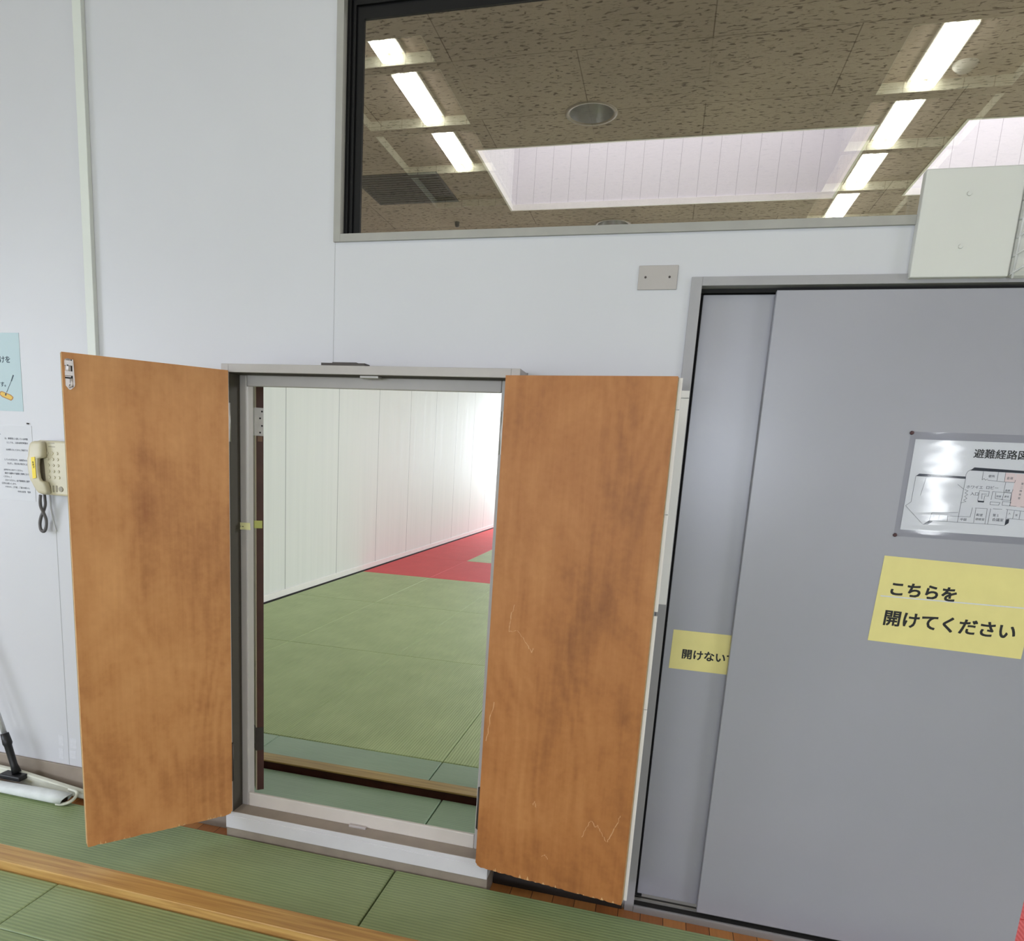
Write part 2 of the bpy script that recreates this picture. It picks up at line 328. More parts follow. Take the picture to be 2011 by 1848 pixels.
M = dict(
    wall=plain('white_wall_panel', srgb(204, 204, 208), 0.45, var=0.03, vscale=1.5, bump=0.05, bscale=120),
    wall2=plain('white_hall_wall', srgb(220, 220, 218), 0.55, var=0.03, vscale=1.2),
    side=side_panels('white_side_panel'),
    groove=plain('panel_joint', srgb(176, 176, 178), 0.7, var=0.0),
    ply_l=plywood('plywood_left', srgb(154, 98, 55), srgb(186, 129, 77), srgb(204, 148, 94), 3.1, scratches=False),  # same wood as the right leaf, lightened to make up for weaker light
    ply_r=plywood('plywood_right', srgb(134, 83, 43), srgb(166, 108, 58), srgb(184, 127, 74), 9.4, scratches=False),
    ply_edge=plain('raw_plywood_edge', srgb(205, 165, 115), 0.7, var=0.2, vscale=60),
    scratch=plain('worn_wood', srgb(196, 152, 108), 0.7, var=0.1, vscale=60),
    dark_wood=plain('bearer_shade_paint', srgb(74, 40, 28), 0.55, var=0.25, vscale=14),
    wedge=plain('brown_wedge', srgb(120, 88, 66), 0.6, var=0.1),
    cream=plain('cream_paint', srgb(176, 166, 140), 0.5, var=0.06),
    white_paint=plain('white_paint', srgb(246, 243, 240), 0.4, var=0.03),
    frame=plain('beige_grey_frame_paint', srgb(176, 170, 166), 0.42, var=0.05, vscale=8),
    frame_lo=plain('pale_frame_paint', srgb(205, 202, 204), 0.4, var=0.05, vscale=8),
    stop_lo=plain('warm_sill_paint', srgb(206, 198, 190), 0.42, var=0.05, vscale=8),
    ledge=plain('worn_ledge', srgb(160, 148, 136), 0.5, var=0.1, vscale=10),
    rebate_shade=plain('rebate_shade_paint', srgb(62, 56, 46), 0.7, var=0.08, vscale=20),
    plinth=plain('worn_plinth_paint', srgb(138, 126, 112), 0.6, var=0.14, vscale=14),
    shaded_skirting=plain('shaded_skirting_paint', srgb(46, 40, 36), 0.6, var=0.1),
    skirting=plain('brown_grey_skirting', srgb(150, 138, 124), 0.55, var=0.12, vscale=10),
    steel=steel_paint('grey_steel_paint'),
    steel_frame=plain('grey_frame_paint', srgb(158, 156, 158), 0.4, var=0.04, vscale=12),
    win_frame=plain('grey_window_casing', srgb(160, 158, 152), 0.42, var=0.05, vscale=14),
    black=plain('black_sash', srgb(14, 14, 15), 0.5, var=0.1, spec=0.25),
    gap=plain('dark_gap', srgb(24, 22, 22), 0.8, var=0.0),
    glass=pane_glass('window_pane'),
    chrome=plain('bright_metal', srgb(205, 198, 196), 0.42, 0.7, var=0.05, vscale=40),
    pole=plain('bright_pole', srgb(228, 228, 230), 0.3, 0.5, var=0.0),
    dull_metal=plain('dull_metal', srgb(168, 164, 158), 0.4, 0.6, var=0.08, vscale=40),
    dark_metal=plain('dark_metal', srgb(70, 64, 60), 0.45, 0.5, var=0.1, vscale=40),
    mat_near=tatami('green_mat_near', srgb(158, 172, 124), srgb(110, 130, 86), 'X', strength=0.3),
    mat_border=tatami('green_mat_border', srgb(160, 186, 158), srgb(122, 150, 122), 'X', rough=0.28, strength=0.12, spec=0.65),
    mat_far=tatami('green_mat_hall', srgb(194, 210, 154), srgb(146, 164, 112), 'Y', strength=0.4, spec=0.25, rough=0.5),
    mat_red=tatami('red_mat_hall', srgb(240, 100, 100), srgb(216, 80, 82), 'Y', strength=0.3, spec=0.2, rough=0.6),
    wood=wood_strip('oak_strip', srgb(158, 112, 62), srgb(192, 150, 86), srgb(212, 174, 110)),
    wood_far=wood_strip('worn_strip', srgb(148, 120, 66), srgb(176, 148, 88), srgb(196, 170, 112)),
    boards=floorboards('floor_boards'),
    acoustic=acoustic('acoustic_board'),
    plank=planks('white_planks', (0.80, 0.78, 0.81, 1), 0.172, line=0.55, width=0.022),
    coffer_plank=planks('coffer_planks', (0.88, 0.88, 0.74, 1), 0.172),
    tube=emit('lit_tube', (1.0, 1.0, 0.88, 1), 30.0),
    lamp_white=plain('lamp_enamel', srgb(235, 235, 230), 0.4, var=0.0),
    rim=plain('painted_rim', srgb(150, 138, 126), 0.5, var=0.05),
    vent=plain('black_grille', srgb(22, 22, 22), 0.6, var=0.1),
    cup=plain('reflector_cup', srgb(190, 190, 190), 0.3, 0.8, var=0.05, vscale=30),
    paper=plain('white_paper', srgb(232, 233, 236), 0.6, var=0.01),
    notice_paper=plain('grey_white_paper', srgb(212, 213, 218), 0.6, var=0.01),
    blue_paper=plain('pale_blue_paper', srgb(184, 204, 209), 0.6, var=0.02),
    yellow_paper=plain('yellow_paper', srgb(226, 214, 140), 0.45, var=0.03, vscale=18),
    note_a=plain('pale_yellow_note', srgb(226, 222, 164), 0.7, var=0.04, vscale=60),
    note_b=plain('green_yellow_note', srgb(206, 208, 120), 0.7, var=0.04, vscale=60),
    ink=plain('black_ink', srgb(20, 20, 22), 0.6, var=0.0),
    ink_grey=plain('grey_ink', srgb(92, 94, 102), 0.7, var=0.0),
    ink_blue=plain('slate_ink', srgb(62, 78, 90), 0.7, var=0.0),
    map_line=plain('map_line', srgb(70, 74, 84), 0.7, var=0.0),
    map_dark=plain('map_dark_wall', srgb(40, 46, 60), 0.7, var=0.0),
    map_pink=plain('map_pink', srgb(240, 220, 218), 0.7, var=0.0),
    film=film('laminate_film'),
    pin=plain('dark_red_pin', srgb(70, 34, 34), 0.3, var=0.0),
    mop_yellow=plain('printed_yellow', srgb(226, 190, 96), 0.7, var=0.0),
    mop_orange=plain('printed_orange', srgb(176, 128, 84), 0.7, var=0.0),
    phone=plain('cream_plastic', srgb(206, 198, 172), 0.4, var=0.03, vscale=20),
    phone_dark=plain('cream_plastic_shade_key', srgb(150, 142, 122), 0.45, var=0.03),
    phone_slot=plain('dark_slot', srgb(110, 100, 84), 0.5, var=0.0),
    phone_yellow=plain('bright_yellow_label', srgb(240, 212, 40), 0.5, var=0.02),
    cord=plain('grey_cord', srgb(104, 100, 100), 0.5, var=0.05, vscale=60),
    wire=plain('white_wire', srgb(214, 214, 212), 0.5, var=0.0),
    strip=plain('cover_strip', srgb(214, 217, 210), 0.45, var=0.02),
    box=plain('ivory_metal', srgb(214, 214, 208), 0.4, var=0.03, vscale=4),
    tape=plain('clear_tape_mark', srgb(211, 211, 216), 0.3, var=0.05, vscale=80),
    mop_cloth=plain('white_mop_cloth', srgb(222, 226, 224), 0.9, var=0.08, vscale=24, bump=0.4, bscale=400),
    mop_bar=plain('ivory_mop_bar', srgb(216, 216, 200), 0.6, var=0.06, vscale=24),
    rubber=plain('black_plastic', srgb(20, 20, 22), 0.45, var=0.0),
)

# ------------------------------------------------------------------ mesh helpers
def box(bm, x0, x1, y0, y1, z0, z1, mi=0):
    v = [bm.verts.new(c) for c in ((x0, y0, z0), (x1, y0, z0), (x1, y1, z0), (x0, y1, z0), (x0, y0, z1), (x1, y0, z1), (x1, y1, z1), (x0, y1, z1))]
    for f in ((0, 3, 2, 1), (4, 5, 6, 7), (0, 1, 5, 4), (1, 2, 6, 5), (2, 3, 7, 6), (3, 0, 4, 7)):
        bm.faces.new([v[i] for i in f]).material_index = mi
    return v
def prism(bm, pts, off, mi=0):      # polygon pts (3D, in order) pushed by the vector off
    off = Vector(off)
    a = [bm.verts.new(Vector(p)) for p in pts]; b = [bm.verts.new(Vector(p) + off) for p in pts]
    n = len(pts)
    bm.faces.new(a).material_index = mi; bm.faces.new(b[::-1]).material_index = mi
    for i in range(n):
        bm.faces.new((a[(i + 1) % n], a[i], b[i], b[(i + 1) % n])).material_index = mi
def tube(bm, pts, r, n=10, mi=0, caps=True, twist=None):
    pts = [Vector(p) for p in pts]; rings = []
    up = Vector((0, 0, 1))
    t0 = (pts[1] - pts[0]).normalized()
    nrm = t0.cross(up if abs(t0.z) < 0.9 else Vector((1, 0, 0))).normalized()
    for i, p in enumerate(pts):
        t = ((pts[min(i + 1, len(pts) - 1)] - pts[max(i - 1, 0)])).normalized()
        nrm = (nrm - t * nrm.dot(t)).normalized(); bn = t.cross(nrm)
        rr = r[i] if isinstance(r, (list, tuple)) else r
        rings.append([bm.verts.new(p + (nrm * math.cos(2 * PI * k / n) + bn * math.sin(2 * PI * k / n)) * rr) for k in range(n)])
    for a, b in zip(rings, rings[1:]):
        for k in range(n):
            f = bm.faces.new((a[k], a[(k + 1) % n], b[(k + 1) % n], b[k])); f.material_index = mi; f.smooth = True
    if caps:
        bm.faces.new(rings[0][::-1]).material_index = mi; bm.faces.new(rings[-1]).material_index = mi
def disc(bm, c, axis, r, depth, n=20, mi=0, r2=None):
    c = Vector(c); axis = Vector(axis).normalized()
    tube(bm, [c, c + axis * depth], [r, r2 if r2 else r], n, mi)
def lathe(bm, c, prof, n=32, mi=0):  # prof: (radius, z) about a vertical axis at c
    rings = []
    for r, z in prof:
        rings.append([bm.verts.new((c[0] + r * math.cos(2 * PI * k / n), c[1] + r * math.sin(2 * PI * k / n), c[2] + z)) for k in range(n)])
    for a, b in zip(rings, rings[1:]):
        for k in range(n):
            f = bm.faces.new((a[k], a[(k + 1) % n], b[(k + 1) % n], b[k])); f.material_index = mi; f.smooth = True
    return rings
def world_loc(o):
    v = Vector((0, 0, 0))
    while o is not None:
        v = v + o.location; o = o.parent
    return v
def obj(name, bm, mats, parent=None, bevel=0.0, segs=2, origin=None, recalc=True):
    if recalc: bmesh.ops.recalc_face_normals(bm, faces=bm.faces[:])
    me = bpy.data.meshes.new(name)
    if parent is not None: o0 = world_loc(parent)
    elif origin is not None: o0 = Vector(origin)
    else: o0 = Vector((0, 0, 0))
    bmesh.ops.translate(bm, verts=bm.verts[:], vec=-o0)
    bm.to_mesh(me); bm.free()
    for m in (mats if isinstance(mats, (list, tuple)) else [mats]): me.materials.append(m)
    o = bpy.data.objects.new(name, me); COL.objects.link(o)
    if parent is not None: o.parent = parent
    elif origin is not None: o.location = o0
    if bevel > 0:
        md = o.modifiers.new('bevel', 'BEVEL'); md.width = bevel; md.segments = segs; md.limit_method = 'ANGLE'; md.angle_limit = 0.6
        md.harden_normals = False
    return o
def NB(): return bmesh.new()
def bx(name, dims, mats, parent=None, bevel=0.0, origin=None):
    b = NB(); box(b, *dims); return obj(name, b, mats, parent, bevel, origin=origin)
def tag(o, label, cat, group=None, kind=None):
    o['label'] = label; o['category'] = cat
    if group: o['group'] = group
    if kind: o['kind'] = kind
    return o
def thing(name, label, cat, loc, group=None):
    o = bpy.data.objects.new(name, None); COL.objects.link(o); o.location = loc; o.empty_display_size = 0.05
    return tag(o, label, cat, group)
def struct(o):
    o['kind'] = 'structure'; return o
def sub(o, label): o['label'] = label; return o

def text(name, body, x, y, z, size, mat, parent, offset=0.0, rot=0.0, sx=1.0, sy=1.0, align='LEFT', bold=0.0, spacing=1.0, depth=0.0002):
    # lettering on a wall: faces -Y, its baseline starts at (x, z)
    cu = bpy.data.curves.new(name, 'FONT'); cu.body = body; cu.size = size; cu.offset = offset; cu.align_x = align; cu.extrude = depth
    cu.space_character = spacing; cu.resolution_u = 3
    t = bpy.data.objects.new(name, cu); COL.objects.link(t)
    dg = bpy.context.evaluated_depsgraph_get(); dg.update()
    me = bpy.data.meshes.new_from_object(t.evaluated_get(dg))
    bpy.data.objects.remove(t); bpy.data.curves.remove(cu)
    c, s = math.cos(rot), math.sin(rot); o0 = world_loc(parent)
    for v in me.vertices:
        a, b = v.co.x * sx, v.co.y * sy
        a, b = a * c - b * s, a * s + b * c
        v.co = Vector((x + a, y - v.co.z, z + b)) - o0
    if bold > 0:
        bm = bmesh.new(); bm.from_mesh(me)
        for dx, dz in ((bold, 0.0), (0.0, bold), (bold, bold)):
            g_ = bmesh.ops.duplicate(bm, geom=bm.verts[:len(me.vertices)] + bm.edges[:len(me.edges)] + bm.faces[:len(me.polygons)])
            bmesh.ops.translate(bm, verts=[e for e in g_['geom'] if isinstance(e, bmesh.types.BMVert)], vec=(dx, -0.00002 * (1 + (dx > 0) + 2 * (dz > 0)), dz))
        bm.to_mesh(me); bm.free()
    me.materials.clear(); me.materials.append(mat)
    o = bpy.data.objects.new(name, me); COL.objects.link(o); o.parent = parent
    return o

ZC = 1.47 + HH            # ceiling of both rooms
ZF = -0.045          # boards under the mats
WT = 0.06            # wall thickness
# ------------------------------------------------------------------ the wall between the rooms
def wall_cells(bm, xs, zs, holes, y0, y1):
    for i in range(len(xs) - 1):
        for k in range(len(zs) - 1):
            xm, zm = (xs[i] + xs[i + 1]) / 2, (zs[k] + zs[k + 1]) / 2
            if any(a < xm < b and c < zm < d for a, b, c, d in holes): continue
            box(bm, xs[i], xs[i + 1], y0, y1, zs[k], zs[k + 1])
HATCH = (-1.497, -0.453, 0.0, 1.757)
WIN = (-1.132, 2.9, 2.168, 2.97)
DOOR = (0.030, 1.95, ZF, 2.030)
b = NB()
xs = sorted([-5.8, 5.8, HATCH[0], HATCH[1], WIN[0], WIN[1], DOOR[0], DOOR[1]]); zs = sorted([ZF, ZC, HATCH[2], HATCH[3], WIN[2], WIN[3], DOOR[3]])
wall_cells(b, xs, zs, [HATCH, WIN, DOOR], 0.0, WT)
bmesh.ops.remove_doubles(b, verts=b.verts[:], dist=1e-5)
front = struct(obj('wall_front', b, M['wall']))
# fine joints between wall panels
j = NB()
box(j, -1.1352, -1.1340, -0.0006, 0.0005, 1.757, 2.163); struct(obj('trim_1', j, M['groove']))
j = NB()
box(j, -2.3455, -2.3435, -0.0007, 0.0005, 0.098, 1.12); struct(obj('trim_2', j, M['groove']))
# cover strip of the joint above the left leaf
b = NB(); box(b, -2.1335, -2.0965, -0.020, 0.0, 0.10, ZC); struct(obj('trim_3', b, M['strip'], bevel=0.002))
# skirting board
b = NB()
box(b, -5.8, HATCH[0] - 0.001, -0.012, 0.0, ZF, 0.097, 0); struct(obj('baseboard_front', b, M['skirting'], bevel=0.002))
b = NB()
box(b, HATCH[1] + 0.001, 0.012, -0.012, 0.0, ZF, 0.09, 0); struct(obj('baseboard_front', b, M['shaded_skirting'], bevel=0.002))  # skirting colour darkened to stand for the shade behind the right leaf

# ------------------------------------------------------------------ our hall
b = NB(); box(b, -5.8, 5.8, -9.7, WT, ZF - 0.1, ZF); struct(obj('floor', b, M['boards']))
b = NB(); box(b, -5.8, 5.8, -9.7, -1.766, ZF, 0.0); struct(obj('floor', b, M['mat_near']))
for nm, d in (('wall_left', (-5.9, -5.8, -9.7, WT, ZF, ZC)), ('wall_right', (5.8, 5.9, -9.7, WT, ZF, ZC))):
    struct(bx(nm, d, M['wall2']))
b = NB()
wall_cells(b, [-5.9, -4.9, -1.9, 0.3, 1.3, 3.5, 4.0, 5.9], [ZF, 0.9, 2.6, ZC], [(-4.9, -1.9, 0.9, 2.6), (0.3, 1.3, 0.9, 2.6), (3.5, 4.0, 0.9, 2.6)], -9.8, -9.7)
struct(obj('wall_back', b, M['wall2']))

def flat_with_holes(bm, X0, X1, Y0, Y1, z, holes):
    xs = sorted({X0, X1} | {h[0] for h in holes} | {h[1] for h in holes}); ys = sorted({Y0, Y1} | {h[2] for h in holes} | {h[3] for h in holes})
    for i in range(len(xs) - 1):
        for k in range(len(ys) - 1):
            xm, ym = (xs[i] + xs[i + 1]) / 2, (ys[k] + ys[k + 1]) / 2
            if any(h[0] < xm < h[1] and h[2] < ym < h[3] for h in holes): continue
            box(bm, xs[i], xs[i + 1], ys[k], ys[k + 1], z, z + 0.03)
    bmesh.ops.remove_doubles(bm, verts=bm.verts[:], dist=1e-5)
GY = 0.045       # depth of the pane
def vy(Yh): return 2 * GY - (CAM.y + Yh * HH)       # y in our hall of what the pane mirrors Yh*HH beyond the eye
CD = 0.0256 * HH
coffers = []
for row, x0, x1, fars in (('left', -0.996 * HH, -0.671 * HH, (2.005, 2.36, 2.72, 3.065)), ('right', 0.4325 * HH, 0.744 * HH, (2.36, 2.72, 3.065, 3.41))):
    for k, yf in enumerate(fars):
        yn = 1.885 if (row == 'left' and k == 0) else yf - 0.318
        coffers.append((row, k, x0, x1, vy(yf), vy(yn)))
b = NB(); flat_with_holes(b, -5.8, 5.8, -9.7, 0.0, ZC, [c[2:] for c in coffers]); struct(obj('ceiling', b, M['acoustic']))
order = ['nearest the wall', 'second from the wall', 'third from the wall', 'farthest from the wall']
for row, k, x0, x1, y0, y1 in coffers:
    b = NB()
    t = 0.02
    box(b, x0, x0 + 0.003, y0, y1, ZC - 0.001, ZC + CD); box(b, x1 - 0.003, x1, y0, y1, ZC - 0.001, ZC + CD)
    box(b, x0 + 0.003, x1 - 0.003, y0, y0 + 0.003, ZC - 0.001, ZC + CD); box(b, x0 + 0.003, x1 - 0.003, y1 - 0.003, y1, ZC - 0.001, ZC + CD)
    struct(obj('trim_4', b, M['coffer_plank']))
    struct(bx('ceiling', (x0 - t, x1 + t, y0 - t, y1 + t, ZC + CD, ZC + CD + 0.03), M['acoustic']))
    if row == 'left' and k == 3: continue
    xc = (-0.7877 if row == 'left' else 0.5384) * HH
    Ln = (0.075 if (row == 'left' and k == 0) else 0.262) * HH
    ya = y0 + 0.024
    q = thing('ceiling_light', 'recessed two-tube ceiling light of the %s row mirrored in the window, %s' % (row, order[k]), 'ceiling light', (xc, ya + Ln / 2, ZC + CD), 'recessed lights mirrored in the window pane')
    zt = ZC + CD
    bb = NB()
    box(bb, xc - 0.096, xc - 0.090, ya, ya + Ln, zt - 0.020, zt); box(bb, xc + 0.090, xc + 0.096, ya, ya + Ln, zt - 0.020, zt)
    box(bb, xc - 0.090, xc + 0.090, ya, ya + Ln, zt - 0.005, zt)
    obj('housing', bb, M['lamp_white'], q)
    for s in (-1, 1):
        bb = NB(); tube(bb, [(xc + s * 0.046, ya + 0.004, zt - 0.033), (xc + s * 0.046, ya + Ln - 0.004, zt - 0.033)], 0.0285, 14)
        obj('tube', bb, M['tube'], q)
# smoke detector beside the first lamp of the right row
q = thing('smoke_detector', 'white round smoke detector beside the first right ceiling light, mirrored in the window', 'smoke detector', (0.612 * HH, vy(2.29), ZC + CD))
bb = NB(); r_ = lathe(bb, (0.612 * HH, vy(2.29), ZC + CD), [(0.0005, -0.045), (0.035, -0.044), (0.05, -0.03), (0.065, -0.014), (0.07, 0.0)], 28); obj('housing', bb, M['lamp_white'], q)

# ------------------------------------------------------------------ next hall
X0, X1, YE = -3.664, 6.5, 15.8
b = NB(); box(b, X0, X1, WT, YE, ZF - 0.1, ZF); struct(obj('floor', b, M['boards']))
b = NB(); box(b, 0.001, X1, 1.27, 6.317, ZF, 0.0); box(b, -0.912, X1, 6.319, 9.949, ZF, 0.0); box(b, -1.814, X1, 9.951, YE, ZF, 0.0); struct(obj('floor', b, M['mat_far']))
struct(bx('wall_left', (X0 - 0.1, X0, WT, YE, ZF, ZC), M['side']))
struct(bx('baseboard_left', (X0, X0 + 0.012, WT + 0.05, YE, ZF, 0.075), M['white_paint'], bevel=0.002))
struct(bx('gap_shade_strip', (X0 + 0.012, X0 + 0.019, WT + 0.05, YE, ZF, 0.012), M['gap']))  # dark strip drawn in for the shadow line between wall and mats
struct(bx('wall_right', (X1, X1 + 0.1, WT, YE, ZF, ZC), M['wall2']))
b = NB(); wall_cells(b, [X0 - 0.1, -3.4, 2.2, X1 + 0.1], [ZF, 0.8, 3.0, ZC], [(-3.4, 2.2, 0.8, 3.0)], YE, YE + 0.1); struct(obj('wall_back', b, M['wall2']))
WELLS = [(-0.7035 * HH, 0.487 * HH, CAM.y + 2.54 * HH, CAM.y + 3.134 * HH), (0.7073 * HH, 1.6 * HH, CAM.y + 2.54 * HH, CAM.y + 3.134 * HH)]
DL = [(-0.3075 * HH, CAM.y + 2.349 * HH), (-0.3125 * HH, CAM.y + 3.35 * HH)]
DR = 0.15 * HH / 2
b = NB()
holes = WELLS + [(x - 0.26, x + 0.26, y - 0.26, y + 0.26) for x, y in DL]
flat_with_holes(b, X0, X1, WT, YE, ZC, holes)
for x, y in DL:      # ring from the square opening to the round one
    n = 40; inn, outr = [], []
    for k in range(n):
        a = 2 * PI * k / n; c, s = math.cos(a), math.sin(a); f = 0.26 / max(abs(c), abs(s))
        outr.append(b.verts.new((x + c * f, y + s * f, ZC))); inn.append(b.verts.new((x + c * DR * 0.9, y + s * DR * 0.9, ZC)))
    for k in range(n): b.faces.new((outr[k], outr[(k + 1) % n], inn[(k + 1) % n], inn[k]))
struct(obj('ceiling', b, M['acoustic']))
for k, (x0, x1, y0, y1) in enumerate(WELLS):
    b = NB(); t = 0.04; zt = ZC + 1.1
    box(b, x0 - t, x0, y0 - t, y1 + t, ZC + 0.03, zt); box(b, x1, x1 + t, y0 - t, y1 + t, ZC + 0.03, zt)
    box(b, x0, x1, y0 - t, y0, ZC + 0.03, zt); box(b, x0, x1, y1, y1 + t, ZC + 0.03, zt)
    struct(obj('trim_5', b, M['plank']))
    b = NB()         # white edging bead round the mouth of the well
    e = 0.018
    box(b, x0, x0 + e, y0, y1, ZC - 0.004, ZC + 0.05); box(b, x1 - e, x1, y0, y1, ZC - 0.004, ZC + 0.05)
    box(b, x0 + e, x1 - e, y0, y0 + e, ZC - 0.004, ZC + 0.05); box(b, x0 + e, x1 - e, y1 - e, y1, ZC - 0.004, ZC + 0.05)
    struct(obj('trim_6', b, M['white_paint']))
for k, (x, y) in enumerate(DL):
    q = thing('downlight', ('round recessed downlight in the brown ceiling in front of the white skylight well', 'round recessed downlight beyond the skylight well, just above the window sill')[k], 'downlight', (x, y, ZC), 'recessed downlights of the next hall')
    bb = NB(); lathe(bb, (x, y, ZC), [(DR * 0.84, 0.03), (DR * 0.84, -0.003), (DR * 0.92, -0.007), (DR, -0.003), (DR, 0.0)], 40); obj('rim', bb, M['rim'], q)
    bb = NB(); rr = lathe(bb, (x, y, ZC), [(DR * 0.84, 0.0), (DR * 0.80, 0.08), (DR * 0.64, 0.17), (DR * 0.4, 0.22)], 40); bb.faces.new(rr[-1]); obj('reflector', bb, M['cup'], q)
    bb = NB(); lathe(bb, (x, y, ZC), [(0.002, 0.10), (0.03, 0.105), (0.04, 0.14), (0.03, 0.22)], 20); obj('bulb', bb, M['lamp_white'], q)
q = thing('ceiling_vent', 'square black vent in the brown ceiling at the left end of the window', 'vent', (-1.05 * HH, CAM.y + 2.85 * HH, ZC))
VX0, VX1, VY0, VY1 = -1.215 * HH, -0.885 * HH, CAM.y + 2.70 * HH, CAM.y + 3.0 * HH
bb = NB(); box(bb, VX0, VX1, VY0, VY1, ZC - 0.006, ZC); obj('backing', bb, M['vent'], q)
bb = NB()
for k in range(13): box(bb, VX0 + 0.02, VX1 - 0.02, VY0 + 0.03 + k * 0.054, VY0 + 0.045 + k * 0.054, ZC - 0.010, ZC - 0.006)
obj('grille', bb, M['black'], q)
q = NB(); lathe(q, (-0.9605 * HH, CAM.y + 3.2466 * HH, ZC), [(0.0005, -0.05), (0.02, -0.045), (0.026, 0.0)], 16)
tag(obj('sprinkler', q, M['black'], origin=(-0.9605 * HH, CAM.y + 3.2466 * HH, ZC)), 'tiny black ceiling sprinkler left of the skylight well, close above the window sill', 'sprinkler')

# ------------------------------------------------------------------ upper window
wn = bpy.data.objects.new('window_1', None); COL.objects.link(wn); wn.location = (0.9, 0.0, 2.165); struct(wn)
b = NB()
x0, x1, z0, z1 = -1.1375, 2.92, 2.1625, 2.99; t = 0.0245
box(b, x0, x0 + t, -0.010, 0.018, z0, z1); box(b, x1 - t, x1, -0.010, 0.018, z0, z1)
box(b, x0 + t, x1 - t, -0.010, 0.018, z0, z0 + t); box(b, x0 + t, x1 - t, -0.010, 0.018, z1 - t, z1)
obj('casing', b, M['win_frame'], wn, bevel=0.001)
b = NB()
xi, zi = x0 + t, z0 + t
# stepped black sash
for (d, y0, y1) in ((0.012, 0.018, 0.030), (0.024, 0.030, 0.040), (0.048, 0.040, 0.052)):
    box(b, xi - 0.02, xi + d, y0, y1, zi, z1 - t); box(b, x1 - t - d, x1 - t + 0.02, y0, y1, zi, z1 - t)
    box(b, xi + d, x1 - t - d, y0, y1, zi - 0.02, zi + 0.004); box(b, xi + d, x1 - t - d, y0, y1, 2.905 - d * 1.5, z1 - t)
obj('sash', b, M['black'], wn)
obj('glass', (lambda g: (box(g, xi + 0.044, x1 - t - 0.044, GY - 0.0005, GY + 0.0005, zi + 0.001, 2.86), g)[1])(NB()), M['glass'], wn)

# ------------------------------------------------------------------ hatch frame (projecting box frame with stop)
hf = bpy.data.objects.new('door_2', None); COL.objects.link(hf); hf.location = (-0.975, -0.06, 0.0); struct(hf)
b = NB()
fx0, fx1, fz1, fy = -1.4965, -0.4545, 1.7555, -0.12; t = 0.028
box(b, fx0, fx0 + t, fy, 0.04, 0.0995, fz1); box(b, fx1 - t, fx1, fy, 0.04, 0.0995, fz1)
box(b, fx0 + t, fx1 - t, fy, 0.04, fz1 - t, fz1)
obj('jamb', b, M['frame'], hf, bevel=0.0015)
b = NB(); box(b, fx0, fx1, fy - 0.0015, fy + 0.006, 0.031, 0.082); box(b, fx0 + 0.0005, fx1 - 0.0005, fy + 0.0002, 0.04, 0.0305, 0.0994)
obj('sill', b, M['frame_lo'], hf, bevel=0.0015)
b = NB(); box(b, fx0 + 0.001, fx1 - 0.001, fy + 0.002, -0.045, 0.0994, 0.1004); obj('ledge', b, M['ledge'], hf)
b = NB(); box(b, fx0 + t, fx0 + t + 0.0015, fy + 0.004, -0.0525, 0.1004, fz1 - t); box(b, fx1 - t - 0.0015, fx1 - t, fy + 0.004, -0.0525, 0.1004, fz1 - t); box(b, fx0 + t, fx1 - t, fy + 0.004, -0.0525, fz1 - t - 0.0015, fz1 - t); obj('rebate_shade', b, M['rebate_shade'], hf)  # dark lining stands in for the shade of the rebate
b = NB(); box(b, fx0, fx1, fy + 0.004, 0.0, ZF, 0.031); obj('plinth', b, M['plinth'], hf)
b = NB()
sx0, sx1, sz0, sz1, sy = -1.4395, -0.5245, 0.1545, 1.6885, -0.052; d = 0.012
box(b, fx0 + t, sx0, sy, sy + d, 0.0995, fz1 - t); box(b, sx1, fx1 - t, sy, sy + d, 0.0995, fz1 - t)
box(b, sx0, sx1, sy, sy + d, sz1, fz1 - t)
obj('stop', b, M['frame'], hf, bevel=0.004, segs=3)
b = NB(); box(b, sx0, sx1, sy, sy + d, 0.0995, sz0); obj('sill_stop', b, M['stop_lo'], hf, bevel=0.004, segs=3)
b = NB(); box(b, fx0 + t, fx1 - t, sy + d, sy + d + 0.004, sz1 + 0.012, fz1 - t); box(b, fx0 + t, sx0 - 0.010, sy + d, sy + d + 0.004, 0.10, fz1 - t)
obj('gap_backing', b, M['gap'], hf)
b = NB(); box(b, -1.122, -0.968, -0.118, -0.075, fz1, fz1 + 0.008); box(b, -1.085, -1.0, -0.112, -0.08, fz1 + 0.008, fz1 + 0.011); sub(obj('latch_plate', b, M['dark_metal'], hf), 'dark metal plate')
b = NB(); box(b, -0.989, -0.925, -0.105, -0.070, 1.719, fz1 - t); sub(obj('catch', b, M['dull_metal'], hf, bevel=0.001), 'small metal catch under the head')
b = NB(); box(b, -1.006, -0.938, -0.068, -0.054, 0.0995, 0.108); sub(obj('catch', b, M['chrome'], hf, bevel=0.001), 'small metal catch on the sill')
b = NB()             # casing on the far side of the opening
box(b, -1.575, -1.505, WT, 0.084, 0.0, 1.80); box(b, -0.445, -0.375, WT, 0.084, 0.0, 1.80); box(b, -1.505, -0.445, WT, 0.084, 1.76, 1.80)
obj('casing', b, M['cream'], hf)

